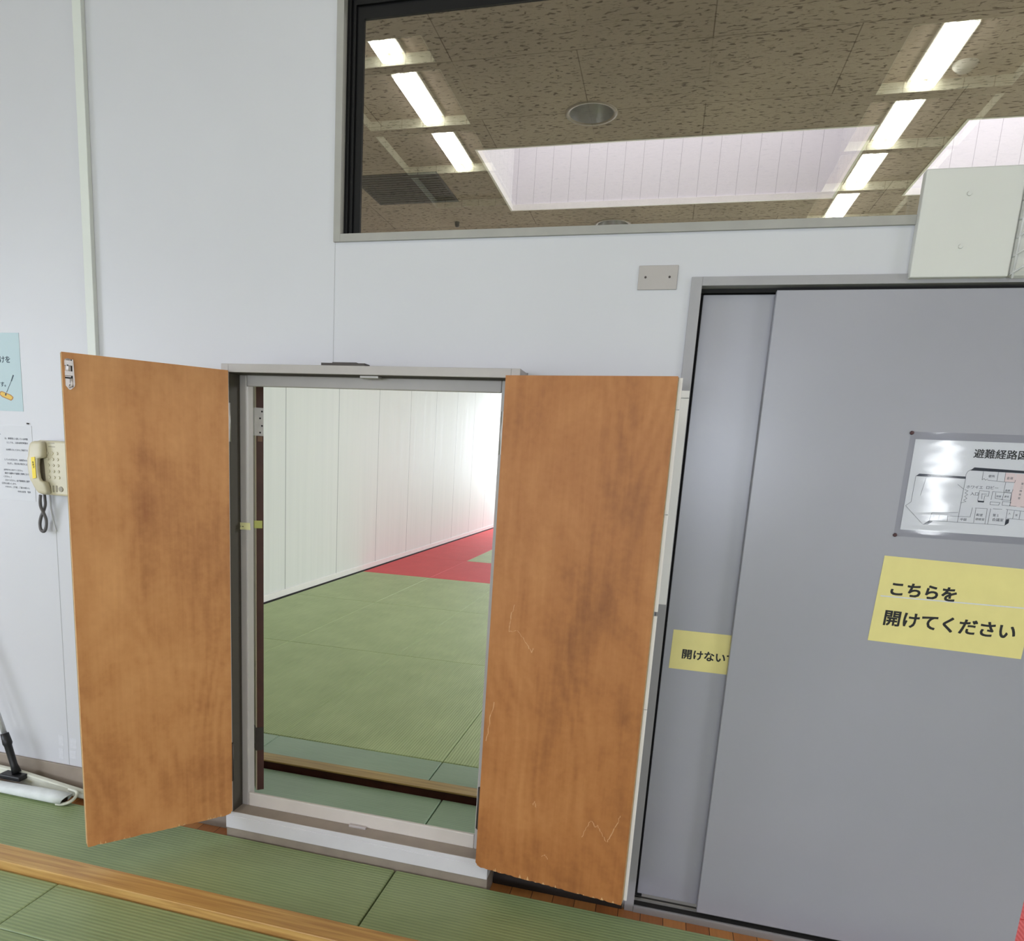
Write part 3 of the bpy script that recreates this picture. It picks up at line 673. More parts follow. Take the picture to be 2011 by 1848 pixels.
# ------------------------------------------------------------------ wooden leaves
def leaf_point(h, ang):
    d = Vector((math.cos(ang), math.sin(ang), 0)); n = Vector((-math.sin(ang), math.cos(ang), 0))
    return lambda s, z, o=0.0: Vector((h[0], h[1], 0)) + d * s + n * o + Vector((0, 0, z))
def slab(bm, f, s0, s1, z0, z1, o0, o1, mi=0):
    c = [f(s, z, o) for s, o in ((s0, o0), (s1, o0), (s1, o1), (s0, o1)) for z in (z0,)] + [f(s, z1, o) for s, o in ((s0, o0), (s1, o0), (s1, o1), (s0, o1))]
    v = [bm.verts.new(p) for p in c]
    for fc in ((0, 3, 2, 1), (4, 5, 6, 7), (0, 1, 5, 4), (1, 2, 6, 5), (2, 3, 7, 6), (3, 0, 4, 7)):
        bm.faces.new([v[i] for i in fc]).material_index = mi
def make_leaf(name, label, h, deg, side, z0, z1, width, mat, chip):
    ang = math.radians(deg); f = leaf_point(h, ang)
    root = bpy.data.objects.new(name, None); COL.objects.link(root); root.location = (h[0], h[1], z0); root.rotation_euler = (0, 0, ang)
    tag(root, label, 'door', 'plywood leaves of the hatch')
    def local(bm):      # world points to the frame of the leaf
        mi = root.rotation_euler.to_matrix().to_4x4(); mi.translation = root.location
        bmesh.ops.transform(bm, matrix=mi.inverted(), verts=bm.verts[:])
    def lobj(nm, bm, mats, bevel=0.0):
        local(bm); bmesh.ops.recalc_face_normals(bm, faces=bm.faces[:])
        me = bpy.data.meshes.new(nm); bm.to_mesh(me); bm.free()
        for m_ in (mats if isinstance(mats, (list, tuple)) else [mats]): me.materials.append(m_)
        o = bpy.data.objects.new(nm, me); COL.objects.link(o); o.parent = root
        if bevel:
            md = o.modifiers.new('bevel', 'BEVEL'); md.width = bevel; md.segments = 2; md.limit_method = 'ANGLE'
        return o
    s_ = side       # +1: the body lies on the +n side of the visible face
    # face board with a worn, chipped lower edge and a cut hinge corner
    bm = NB(); n = 44
    rnd = random.Random(chip)
    low = [(0.0, z0 + 0.016), (0.012, z0 + 0.004)] + [(0.02 + (width - 0.022) * k / n, z0 + rnd.choice((0, 0, 0, 0.001, 0.0025)) * (1 if k < n else 0)) for k in range(n + 1)]
    poly = low + [(width, z1), (0.0, z1)]
    prism(bm, [f(s, z, 0.0) for s, z in poly], f(0, 0, s_ * 0.004) - f(0, 0, 0))
    lobj('face_board', bm, mat)
    bm = NB(); slab(bm, f, 0.004, width - 0.001, z0 + 0.003, z1 - 0.001, s_ * 0.004, s_ * 0.027)
    sub(lobj('core', bm, M['ply_edge']), 'raw plywood edge')
    bm = NB(); slab(bm, f, 0.004, width, z0 + 0.003, z1, s_ * 0.027, s_ * 0.030)
    sub(lobj('back_board', bm, M['cream']), 'cream painted back')
    # worn pale splinters along the lower edge
    bm = NB()
    for k in range(16):
        s = rnd.uniform(0.04, width - 0.03); hgt = rnd.uniform(0.003, 0.010) if k % 3 else rnd.uniform(0.006, 0.016); wd = rnd.uniform(0.0012, 0.004)
        prism(bm, [f(s, z0 + 0.001, -s_ * 0.0003), f(s + wd * 2.5, z0 + 0.001, -s_ * 0.0003), f(s + wd, z0 + hgt, -s_ * 0.0003)], f(0, 0, s_ * 0.0004) - f(0, 0, 0))
    lobj('worn_edge', bm, M['ply_edge'])
    for za, zb in ((1.495, 1.625), (0.235, 0.385)):
        bm = NB(); slab(bm, f, -0.004, 0.0015, za, zb, s_ * 0.002, s_ * 0.028)
        tube(bm, [f(-0.005, za, s_ * 0.012), f(-0.005, zb, s_ * 0.012)], 0.006, 10)
        lobj('hinge', bm, M['dull_metal'] if za > 1 else M['dark_metal'])
    return root, f, lobj
lf, F, lo = make_leaf('hatch_door', 'open plywood leaf with a barrel bolt, left of the hatch opening', (-1.456, -0.140), -130, -1, 0.1005, 1.7310, 0.502, M['ply_l'], 5)
# left: bolt at the top corner of the free edge
bm = NB()
poly = [(0.494, 1.711), (0.471, 1.711), (0.469, 1.640), (0.471, 1.632), (0.481, 1.6225), (0.486, 1.6225), (0.495, 1.634)]
prism(bm, [F(s, z, 0.0003) for s, z in poly], F(0, 0, 0.0022) - F(0, 0, 0)); bp = lo('barrel_bolt', bm, M['chrome'])
sub(bp, 'bright metal barrel bolt')
bm = NB()
tube(bm, [F(0.486, 1.712, 0.008), F(0.486, 1.662, 0.008)], 0.0052, 12); tube(bm, [F(0.478, 1.655, 0.008), F(0.478, 1.640, 0.008), F(0.480, 1.633, 0.009), F(0.485, 1.630, 0.011)], 0.0035, 10)
slab(bm, F, 0.476, 0.496, 1.692, 1.706, 0.0025, 0.0135); slab(bm, F, 0.476, 0.496, 1.663, 1.675, 0.0025, 0.0135)
o = lo('bolt_rod', bm, M['chrome'])
bm = NB()
slab(bm, F, 0.4745, 0.4785, 1.646, 1.7105, 0.0024, 0.0034); slab(bm, F, 0.474, 0.4785, 1.630, 1.646, 0.0024, 0.0034); slab(bm, F, 0.4785, 0.485, 1.6335, 1.637, 0.0024, 0.0034); disc(bm, F(0.4835, 1.628, 0.0024), F(0, 0, 1) - F(0, 0, 0), 0.0016, 0.001, 10); slab(bm, F, 0.4785, 0.4955, 1.6545, 1.6585, 0.0024, 0.0036); slab(bm, F, 0.486, 0.490, 1.6905, 1.694, 0.0136, 0.0142)
o2 = lo('bolt_slot', bm, M['gap'])

rt, G, ro = make_leaf('hatch_door', 'open plywood leaf folded back towards the grey steel door, with a white edge lip', (-0.4905, -0.160), -6.5, 1, 0.0975, 1.7305, 0.5035, M['ply_r'], 11)
# white overlapping lip of the free edge, in lengths
zj = [0.0985, 0.7505, 1.0455, 1.3465, 1.6425, 1.7300]
for a, c in zip(zj, zj[1:]):
    lowz = a + (0.0125 if abs(a - 1.0455) < 1e-6 else 0.0012)
    bm = NB(); slab(bm, G, 0.4935, 0.5135, lowz, c - 0.0008, 0.0305, 0.0345); sub(ro('edge_lip', bm, M['white_paint']), 'white edge lip')

# pale scratches worn into the right leaf
rs = random.Random(3)
for pts in ([(0.078, 1.032), (0.066, 0.985), (0.064, 0.945), (0.092, 0.948), (0.112, 0.930), (0.128, 0.905), (0.143, 0.886), (0.150, 0.900)], [(0.356, 0.300), (0.372, 0.345), (0.382, 0.366), (0.396, 0.345), (0.404, 0.352), (0.420, 0.325), (0.436, 0.302), (0.446, 0.322), (0.462, 0.372), (0.470, 0.402)], [(0.186, 0.372), (0.192, 0.386), (0.198, 0.366)], [(0.228, 0.196), (0.240, 0.206), (0.250, 0.192)], [(0.012, 0.560), (0.020, 0.640), (0.030, 0.700)]):
    bm = NB()
    fine = []
    for (a, c) in zip(pts, pts[1:]):
        for k in range(5): fine.append((a[0] + (c[0] - a[0]) * k / 5 + rs.uniform(-.0022, .0022), a[1] + (c[1] - a[1]) * k / 5 + rs.uniform(-.003, .003)))
    fine.append(pts[-1])
    for (a, c) in zip(fine, fine[1:]):
        wd = rs.uniform(0.0006, 0.0016)
        prism(bm, [G(a[0] - wd, a[1], -0.0002), G(a[0] + wd, a[1], -0.0002), G(c[0] + wd, c[1], -0.0002), G(c[0] - wd, c[1], -0.0002)], G(0, 0, 0.0003) - G(0, 0, 0))
    bmesh.ops.remove_doubles(bm, verts=bm.verts[:], dist=1e-6)
    ro('scratch', bm, M['scratch'])

# leaf on the far side of the hatch, seen by its hinge edge
RB = math.radians(129); fr = leaf_point((-1.4657, 0.1074), RB)
rl = thing('hatch_door', 'dark edged leaf on the far side of the hatch, seen edge-on in the opening', 'door', (-1.4657, 0.1074, 0.093))
bm = NB(); slab(bm, fr, 0.0, 0.48, 0.093, 1.80, 0.0, 0.027); obj('core', bm, M['dark_wood'], rl)
bm = NB(); slab(bm, fr, 0.0, 0.48, 0.093, 1.80, 0.027, 0.031); sub(obj('back_board', bm, M['cream'], rl), 'cream painted back')
bm = NB(); slab(bm, fr, -0.0025, 0.0, 1.524, 1.626, 0.0005, 0.031); slab(bm, fr, -0.0025, 0.034, 1.524, 1.626, 0.031, 0.0335)
hz = obj('hinge', bm, M['dull_metal'], rl); sub(hz, 'plain metal hinge plate with screw holes')
bm = NB()
for s, z in ((0.006, 1.613), (0.013, 1.588), (0.006, 1.561), (0.013, 1.536)): disc(bm, fr(-0.0024, z, s), fr(-1, 0, 0) - fr(0, 0, 0), 0.0034, 0.0008, 12)
obj('screw', bm, M['gap'], hz)
bm = NB(); slab(bm, fr, -0.0025, 0.0, 0.268, 0.366, 0.0005, 0.031); slab(bm, fr, -0.0025, 0.034, 0.268, 0.366, 0.031, 0.0335); sub(obj('hinge', bm, M['dark_metal'], rl), 'dark lower hinge plate')
bm = NB(); slab(bm, fr, -0.0012, 0.0, 1.503, 1.522, 0.004, 0.022); obj('wedge', bm, M['wedge'], rl)

# sticky notes on the frame
b = NB(); prism(b, [Vector((-1.489, -0.0535, 1.184)), Vector((-1.424, -0.0560, 1.1855)), Vector((-1.4255, -0.0560, 1.211)), Vector((-1.489, -0.0535, 1.2095))], (0, -0.0006, 0))
n1 = tag(obj('sticky_note', b, M['note_a'], origin=(-1.489, -0.0535, 1.184)), 'pale yellow paper note stuck across the left stop of the hatch frame', 'note', 'paper notes on the hatch frame')
for k in range(3):      # faded, no longer legible pencil marks
    b = NB(); box(b, -1.481 + k * 0.011, -1.474 + k * 0.011, -0.0560, -0.0548, 1.1955 - 0.0005 * k, 1.1975); obj('faded_mark', b, M['phone_slot'], n1)
b = NB(); c0 = fr(-0.0028, 1.176, 0.002); 
prism(b, [fr(-0.003, 1.177, 0.005), fr(-0.003, 1.177, 0.034), fr(-0.003, 1.206, 0.034), fr(-0.003, 1.206, 0.005)], fr(-0.0006, 0, 0) - fr(0, 0, 0))
prism(b, [fr(-0.003, 1.177, 0.034), fr(0.02, 1.177, 0.034), fr(0.02, 1.206, 0.034), fr(-0.003, 1.206, 0.034)], fr(0, 0, 0.0006) - fr(0, 0, 0))
tag(obj('sticky_note', b, M['note_b'], origin=fr(-0.003, 1.177, 0.005)), 'small green-yellow note folded over the dark leaf edge behind the hatch frame', 'note', 'paper notes on the hatch frame')

# ------------------------------------------------------------------ grey steel sliding doors
df = bpy.data.objects.new('door_1', None); COL.objects.link(df); df.location = (0.9, 0.0, ZF); struct(df)
b = NB()
box(b, 0.0195, 0.0505, -0.012, 0.052, ZF, 2.0365); box(b, 1.93, 1.962, -0.012, 0.052, ZF, 2.0365); box(b, 0.0505, 1.93, -0.012, 0.052, 2.0115, 2.0365)
obj('jamb', b, M['steel_frame'], df, bevel=0.001)
b = NB(); box(b, 0.0505, 0.075, 0.056, 0.075, ZF, 2.03); box(b, 0.0505, 1.93, 0.058, 0.10, 1.985, 2.03); box(b, 0.0505, 1.93, 0.030, 0.056, 2.0, 2.0114); obj('gap_backing', b, M['gap'], df)  # dark backing put in to make the gaps round the leaf black
b = NB(); box(b, 0.0505, 1.93, -0.014, 0.075, ZF, -0.020); obj('threshold', b, M['steel_frame'], df, bevel=0.001)
b = NB(); box(b, 0.0505, 1.93, -0.006, 0.020, -0.020, -0.0185); box(b, 0.0505, 1.93, 0.034, 0.052, -0.020, -0.0185); obj('track', b, M['gap'], df)
b = NB(); box(b, 0.0505, 1.93, 0.022, 0.030, -0.020, -0.012); obj('track', b, M['dull_metal'], df)
g = NB()
for za, zb in ((1.052, 1.690), (1.692, 1.713)): box(g, 0.024, 0.0485, -0.0150, -0.0122, za, zb)
sub(obj('guard_strip', g, M['white_paint'], df, bevel=0.0006), 'white guard strip')

s1 = bx('sliding_door', (0.0585, 0.92, 0.032, 0.054, 0.004, 1.9955), M['steel'], bevel=0.002, origin=(0.06, 0.043, 0.0))
tag(s1, 'grey steel sliding door leaf mostly hidden behind the other, with a small yellow sign', 'door', 'grey steel sliding leaves')
s2 = bx('sliding_door', (0.2590, 1.1815, -0.002, 0.024, -0.004, 1.9995), M['steel'], bevel=0.002, origin=(0.26, 0.0, 0.0))
tag(s2, 'front grey steel sliding door leaf carrying the floor plan and large yellow sign', 'door', 'grey steel sliding leaves')

# yellow sign on the front leaf
YF = -0.0026
rot = math.radians(-1.45)
tl = Vector((0.6488, 1.2603))
cR, sR = math.cos(rot), math.sin(rot)
def onsign(a, c): return Vector((tl.x + a * cR - c * sR, YF, tl.y + a * sR + c * cR))
b = NB(); prism(b, [onsign(0.0, 0.0), onsign(0.3995, 0.0), onsign(0.3995, -0.2578), onsign(-0.001, -0.2578)], (0, -0.0006, 0))
sg = obj('paper_sign', b, M['yellow_paper'], origin=onsign(0, -0.2578))
tag(sg, 'large yellow paper sign with two lines of black Japanese lettering on the front steel door', 'sign', 'yellow paper signs on the doors')
q = P(1742, 1166, YF); text('lettering', 'こちらを', q.x, YF - 0.0008, q.z, 0.0455, M['ink'], sg, offset=0.0006, bold=0.0016, rot=rot)
q = P(1731, 1224, YF); text('lettering', '開けてください', q.x, YF - 0.0008, q.z, 0.0495, M['ink'], sg, offset=0.0004, bold=0.0016, rot=rot)
b = NB(); prism(b, [onsign(0.01, -0.118), onsign(0.395, -0.108), onsign(0.395, -0.1115), onsign(0.01, -0.1215)], (0, -0.0009, 0)); obj('tape', b, M['tape'], sg)

# small yellow sign on the rear leaf, running behind the front leaf
YB = 0.0315
b = NB(); prism(b, [(0.0815, YB, 0.9655), (0.40, YB, 0.9655), (0.40, YB, 0.8345), (0.0795, YB, 0.8345)], (0, -0.0005, 0))
sg2 = obj('paper_sign', b, M['yellow_paper'], origin=(0.0815, YB, 0.8345))
tag(sg2, 'small yellow paper sign partly covered by the front steel door', 'sign', 'yellow paper signs on the doors')
q = P(1337, 1291, YB); text('lettering', '開けないでください', q.x, YB - 0.0007, q.z, 0.0345, M['ink'], sg2, offset=0.0003, bold=0.0011)

# laminated escape plan
pl = bx('escape_plan', (0.6775, 1.085, YF - 0.0006, YF, 1.3395, 1.5965), M['paper'], origin=(0.6775, YF, 1.3395))
tag(pl, 'white laminated floor plan pinned to the front steel door above the large yellow sign', 'sign')
b = NB(); g0 = -0.0042
box(b, 0.6625, 1.10, YF - 0.0018, YF - 0.0014, 1.3195, 1.6175); obj('laminate', b, M['film'], pl)
for x, z in ((0.6655, 1.6135), (0.6665, 1.3225)):
    b = NB(); disc(b, (x, YF, z), (0, -1, 0), 0.0058, 0.006, 16, r2=0.0045); sub(obj('pin', b, M['pin'], pl, bevel=0.001), 'dark red push pin')
YT = YF - 0.0008
def px(cx_, cy_): return P(1740 + cx_ / 7.42, 840 + cy_ / 7.42, YT)
q = px(1268, 428); text('lettering', '避難経路図', q.x, YT, q.z, 0.0265, M['ink'], pl, offset=0.0001, bold=0.00045)
lines = NB()
def seg(bm, pts, wd):
    for (a, c) in zip(pts, pts[1:]):
        A, C = px(*a), px(*c); d = C - A; d.y = 0
        if d.length < 1e-6: continue
        d.normalize(); n = Vector((-d.z, 0, d.x)) * wd / 2; e = d * wd * 0.4
        prism(bm, [A - e + n, C + e + n, C + e - n, A - e - n], (0, -0.0002, 0))
def quadf(bm, pts): prism(bm, [px(*p_) for p_ in pts], (0, -0.00035, 0))
LW = 0.0008
for pl_ in ([(435, 705), (365, 1080), (285, 1135), (535, 1410)], [(1160, 740), (1040, 1375)], [(690, 1355), (1480, 1405), (1730, 1425)], [(1160, 740), (1165, 680), (1190, 640), (1240, 610)],
            [(585, 730), (500, 985)], [(1045, 825), (1125, 890)], [(670, 1240), (1045, 1235)], [(670, 1240), (630, 1345)], [(780, 1275), (755, 1350)], [(900, 1280), (890, 1360)], [(930, 1285), (1225, 1300), (1260, 1165)],
            [(1310, 1175), (1275, 1385)], [(1300, 1170), (1475, 1180), (1440, 1400)], [(1525, 1180), (1480, 1405)], [(1560, 1180), (1690, 1190)], [(1770, 1195), (1730, 1425)], [(1750, 1190), (2011, 1220)],
            [(1870, 1215), (1845, 1325)], [(1960, 1220), (1940, 1330)], [(1765, 1320), (2011, 1345)], [(1420, 640), (1400, 760), (1430, 740), (1450, 765), (1480, 745)], [(1480, 765), (1725, 790)], [(1640, 645), (1615, 780)], [(1745, 655), (1725, 785)],
            [(1725, 790), (1875, 800), (1885, 765)], [(1745, 795), (1715, 935), (1835, 945), (1850, 900)], [(1365, 915), (1505, 930), (1490, 1000), (1440, 990), (1420, 1080), (1335, 1060), (1365, 915)], [(1400, 960), (1395, 1040)], [(1400, 965), (1470, 970)],
            [(1555, 930), (1530, 1050)], [(1555, 930), (1720, 945), (1690, 1055)], [(1600, 945), (1590, 1030), (1690, 1045)], [(1720, 945), (1830, 955), (1810, 1060), (1690, 1050)], [(1520, 1080), (1660, 1090), (1640, 1130), (1515, 1120), (1520, 1080)], [(1700, 1075), (1820, 1085), (1800, 1140), (1690, 1130), (1700, 1075)],
            [(1805, 1140), (1895, 1145)], [(1960, 1150), (2011, 1158)], [(1830, 960), (1805, 1140)],
            [(1145, 900), (1195, 920), (1150, 950), (1190, 975), (1145, 1000), (1180, 1030), (1130, 1055), (1165, 1075), (1090, 1095)]):
    seg(lines, pl_, LW)
for quad in ([(435, 705), (485, 668), (1165, 712), (1158, 745)], [(1230, 622), (1290, 578), (2040, 632), (2040, 668)], [(535, 1410), (610, 1412), (690, 1356), (632, 1348)], [(1728, 1425), (1752, 1335), (1795, 1330), (1785, 1390)], [(1335, 1062), (1340, 1085), (1425, 1090), (1430, 1068)]):
    fat = NB(); quadf(fat, quad); obj('thick_wall', fat, M['map_dark'], pl)
pk = NB(); prism(pk, [px(*p_) for p_ in ((1900, 672), (2040, 680), (2040, 1170), (1810, 1145), (1840, 930))], (0, -0.0001, 0)); prism(pk, [px(*p_) for p_ in ((1745, 655), (1890, 668), (1875, 795), (1728, 785))], (0, -0.0001, 0))
obj('shaded_area', pk, M['map_pink'], pl); obj('plan_lines', lines, M['map_line'], pl)
for body, x, y, s in (('ホワイエ', 1165, 880, 0.0105), ('ロビー', 1450, 890, 0.0105), ('入口', 1225, 980, 0.0105), ('倉庫', 1755, 750, 0.008), ('控室', 1605, 1010, 0.006), ('更衣', 1720, 1015, 0.006), ('第１', 1550, 1290, 0.0085), ('会議室', 1540, 1355, 0.0095), ('和室', 1310, 1285, 0.0085), ('研修室', 1300, 1345, 0.0075), ('中庭', 1075, 1350, 0.0085), ('控', 675, 1300, 0.006), ('便所', 1490, 720, 0.008), ('倉庫', 1735, 925, 0.006), ('入', 1780, 1260, 0.006), ('室', 1880, 1285, 0.006)):
    q = px(x, y); text('lettering', body, q.x, YT, q.z, s, M['ink_grey'], pl)
for i_, ch in enumerate('第二体育室'):
    q = px(1965 - i_ * 12, 830 + i_ * 52); text('lettering', ch, q.x, YT - 0.0002, q.z, 0.0065, M['ink_grey'], pl)

# ------------------------------------------------------------------ things on the wall
q = bx('blank_plate', (-0.1355, -0.0215, -0.005, 0.0, 2.0035, 2.0720), M['frame'], bevel=0.0015, origin=(-0.0785, 0, 2.0035))
tag(q, 'grey blank metal cover plate with two screws on the wall under the window', 'wall plate')
for x in (-0.1143, -0.0445):
    b = NB(); disc(b, (x, -0.005, 2.0385), (0, -1, 0), 0.0034, 0.001, 14); obj('screw', b, M['dark_metal'], q)

q = thing('panel_box', 'flat ivory metal box with round screw heads above the steel doors', 'box', (0.70, 0.0, 2.02))
bx('body', (0.588, 0.820, -0.032, 0.0, 2.0215, 2.292), M['box'], q, bevel=0.003)
for u, v in ((1904, 380), (1886.5, 484)):
    c = P(u, v, -0.032); b = NB(); disc(b, (c.x, -0.032, c.z), (0, -1, 0), 0.0062, 0.003, 18, r2=0.005); obj('screw', b, M['box'], q)
q = thing('wire_guard', 'white wire guard at the right end of the ivory box', 'guard', (0.90, 0.0, 2.0))
b = NB(); box(b, 0.8205, 1.10, -0.030, 0.0, 2.02, 2.30); obj('cover', b, M['box'], q, bevel=0.02)
b = NB()
for k in range(7):
    z = 2.035 + k * 0.045
    tube(b, [(0.823, -0.004, z - 0.012), (0.828, -0.036, z - 0.006), (0.852, -0.060, z + 0.012), (0.93, -0.072, z + 0.016), (1.02, -0.075, z + 0.016), (1.09, -0.06, z + 0.012)], 0.0028, 8)
for x in (0.829, 0.90, 0.97): tube(b, [(x, -0.036 if x < 0.86 else -0.066, 2.015), (x, -0.036 if x < 0.86 else -0.066, 2.33)], 0.0028, 8)
obj('wires', b, M['wire'], q)

# pale blue poster
q = bx('poster', (-2.682, -2.4700, -0.0012, -0.0002, 1.574, 1.871), M['blue_paper'], origin=(-2.682, 0, 1.574))
tag(q, 'pale blue poster with a drawn yellow mop at the left edge of the wall', 'poster')
c = P(-12.5, 711, -0.0012); text('lettering', 'がけを', c.x, -0.0014, c.z, 0.0285, M['ink_blue'], q, offset=0.0005, spacing=0.98)
c = P(-7, 758, -0.0012); text('lettering', 'ます。', c.x, -0.0014, c.z, 0.0205, M['ink_blue'], q, offset=0.0004, spacing=0.95)
def pp(u, v): return P(u, v, -0.0013)
b = NB(); prism(b, [pp(25.2, 736), pp(27.4, 737), pp(23.2, 749), pp(21.2, 748.2)], (0, -0.0003, 0)); prism(b, [pp(21.8, 748), pp(22.6, 748.4), pp(13.6, 771), pp(12.6, 770.4)], (0, -0.0003, 0)); prism(b, [pp(10.5, 772), pp(13.4, 773), pp(12.2, 777.5), pp(10, 776.5)], (0, -0.0005, 0)); obj('drawn_handle', b, M['ink_blue'], q)
b = NB(); prism(b, [pp(u, v) for u, v in ((1, 768.5), (4, 768), (22, 775.5), (26.5, 780), (25.5, 784), (22, 787), (4, 779.5), (-1, 774.5), (-1, 770.5))], (0, -0.0002, 0)); obj('drawn_mop', b, M['mop_orange'], q)
b = NB(); prism(b, [pp(u, v) for u, v in ((2.5, 770), (5, 769.8), (21, 776.8), (24.5, 780.2), (23.8, 783.2), (21, 785), (5, 778), (0.5, 773.8))], (0, -0.0004, 0)); obj('drawn_mop_head', b, M['mop_yellow'], q)

# white notice
q = bx('notice', (-2.648, -2.4355, -0.0012, -0.0002, 1.2215, 1.5195), M['notice_paper'], origin=(-2.648, 0, 1.2215))
tag(q, 'white notice sheet full of small black print, behind the wall telephone', 'notice')
rows = [(0, 853, '。', 'L', .010), (54.5, 864.5, 'は、事務室に入室している時間', 'R', .0082), (55, 872.5, 'としても、上記は施錠時間の', 'R', .0082), (55, 886.5, 'は本機になってからご利用下さ', 'R', .0078), (57, 906.5, 'していただきます。自販機のため', 'R', .0082),
        (57.5, 914, '（ただし、翌日及び祝日により', 'R', .0082), (47, 926, 'お声がけにかけてください。', 'R', .0078), (57.5, 933.5, '事故で盗難の不慮事と同時になり', 'R', .0082), (25, 938, 'ください。）', 'R', .0078), (58.5, 947.5, 'だけください。必ず事務室に直接', 'R', .0082), (34, 952, '連絡をお願いします。', 'R', .0078), (59, 960.5, 'ですので、ご理解、ご協力お願いし', 'R', .0078), (60.5, 968.5, '中央公民館　館長', 'R', .0082)]
for u, v, s, al, sz in rows:
    c = P(u, v, -0.0012); text('lettering', s, c.x, -0.0014, c.z, sz, M['ink_grey'], q, align='RIGHT' if al == 'R' else 'LEFT', depth=0.0001, offset=0.0002)
b = NB(); c = P(55.5, 832, -0.001); disc(b, (c.x, 0, c.z), (0, -1, 0), 0.003, 0.008, 12)
tag(obj('push_pin', b, M['dark_metal'], origin=(c.x, 0, c.z)), 'tiny dark pin in the wall just above the white notice', 'pin')

# wall telephone
t = thing('wall_telephone', 'cream push-button wall telephone beside the left plywood leaf', 'telephone', (-2.31, 0.0, 1.255))
YP = -0.046
tlp, brp = P(82, 868, YP), P(133, 973, YP)
bx('body', (P(74, 900, YP).x, -2.228, YP, -0.004, 1.2555, 1.4665), M['phone'], t, bevel=0.008)
# handset, lofted along its length: (v, left u, right u, is it the slim grip)
b = NB(); rings = []
HSR = ((866, 66, 80, 0), (868, 62, 82, 0), (872, 58.3, 83.6, 0), (880, 57.2, 84.5, 0), (893, 57, 85.4, 0), (897.5, 57.1, 85, 0), (900, 57.2, 78.6, 1), (912, 57.8, 77.6, 1), (926, 59.4, 78.6, 1), (938, 61.5, 80.8, 1), (944, 63, 84, 1), (946.5, 63.7, 89.6, 0), (955, 67, 92.2, 0), (963, 71.5, 93.6, 0), (968, 75, 93.2, 0), (970.5, 79, 90, 0))
for k, (v, ul, ur, grip) in enumerate(HSR):
    A, C = P(ul, v, -0.066), P(ur, v, -0.066)
    xc, hw, z = (A.x + C.x) / 2, (C.x - A.x) / 2, (A.z + C.z) / 2
    e_ = 0.006 if k in (0, len(HSR) - 1) else 0.0
    y0 = -0.080 + 0.010 * ((v - 918) / 52) ** 2 + e_; y1 = -0.060 if grip else -0.043
    cs = []
    for m_ in range(20):
        th = 2 * PI * m_ / 20
        sgn = lambda v_: math.copysign(abs(v_) ** 0.5, v_)
        cs.append(b.verts.new((xc + hw * sgn(math.cos(th)), (y0 + y1) / 2 + (y1 - y0) / 2 * sgn(math.sin(th)), z)))
    rings.append(cs)
for a_, c_ in zip(rings, rings[1:]):
    for m_ in range(20):
        f_ = b.faces.new((a_[m_], a_[(m_ + 1) % 20], c_[(m_ + 1) % 20], c_[m_])); f_.smooth = True
b.faces.new(rings[0][::-1]); b.faces.new(rings[-1])
hs = obj('handset', b, M['phone'], t)
c = P(66, 897, -0.0785); b = NB(); prism(b, [P(61, 898, -0.0800), P(68.2, 897, -0.0800), P(71.4, 938.5, -0.0800), P(64.6, 940, -0.0800)], (0, -0.0012, 0)); yl = obj('label', b, M['phone_yellow'], hs); sub(yl, 'yellow label strip')
for i_, ch in enumerate('事務室'):
    c = P(63.2 + i_ * 0.9, 909.5 + i_ * 4.6, -0.0806); text('lettering', ch, c.x, -0.0815, c.z, 0.0085, M['ink'], yl)
# recess behind the handset grip
b = NB(); prism(b, [P(72, 898, YP), P(85.5, 900, YP), P(87.5, 915, YP), P(90, 944, YP), P(72, 944, YP)], (0, -0.0008, 0)); obj('cradle_recess', b, M['phone_slot'], t)
for r_ in range(5):
    for c_ in range(3):
        u = 93.0 + c_ * 9.4 + r_ * 1.05; v = 889.5 + r_ * 11.9 + c_ * 0.6
        c = P(u, v, YP); b = NB(); disc(b, (c.x, YP, c.z), (0, -1, 0), 0.0062, 0.0028, 16, r2=0.0056)
        obj('button', b, M['phone'], t, bevel=0.0008)
        if r_ < 4: text('lettering', '123456789*0#'[r_ * 3 + c_], c.x - 0.0018, YP - 0.0030, c.z - 0.002, 0.006, M['phone_dark'], t, depth=0.0001)
for u0, v0, u1, v1 in ((94.5, 869.5, 107, 871), (95, 876.5, 108, 878)):
    A, C = P(u0, v0, YP), P(u1, v1, YP); b = NB(); box(b, A.x, C.x, YP - 0.0008, YP, C.z, A.z); obj('slot', b, M['phone_slot'], t)
for u in (98.8, 105.2, 111.5):
    A, C = P(u - 1.6, 953.5, YP), P(u + 1.6, 966.5, YP); b = NB(); box(b, A.x, C.x, YP - 0.002, YP, C.z, A.z); obj('function_key', b, M['phone_dark'], t, bevel=0.0007)
c = P(120, 961, YP); b = NB(); disc(b, (c.x, YP, c.z), (0, -1, 0), 0.0105, 0.003, 24, r2=0.0095); obj('speaker', b, M['phone_dark'], t)
# twisted cord hanging from the handset
b = NB()
ctr = [P(u, v, y) for u, v, y in ((79.5, 972, -0.055), (79, 985, -0.052), (80.5, 996, -0.045), (86, 1008, -0.036), (90.5, 1020, -0.030), (91, 1032, -0.028), (88.5, 1041, -0.028), (84.5, 1043.5, -0.028), (80, 1039, -0.028), (78.5, 1028, -0.028), (80.5, 1016, -0.032), (84, 1007, -0.030), (87.5, 998, -0.026), (89, 989, -0.022), (88, 978, -0.022), (87, 970, -0.022))]
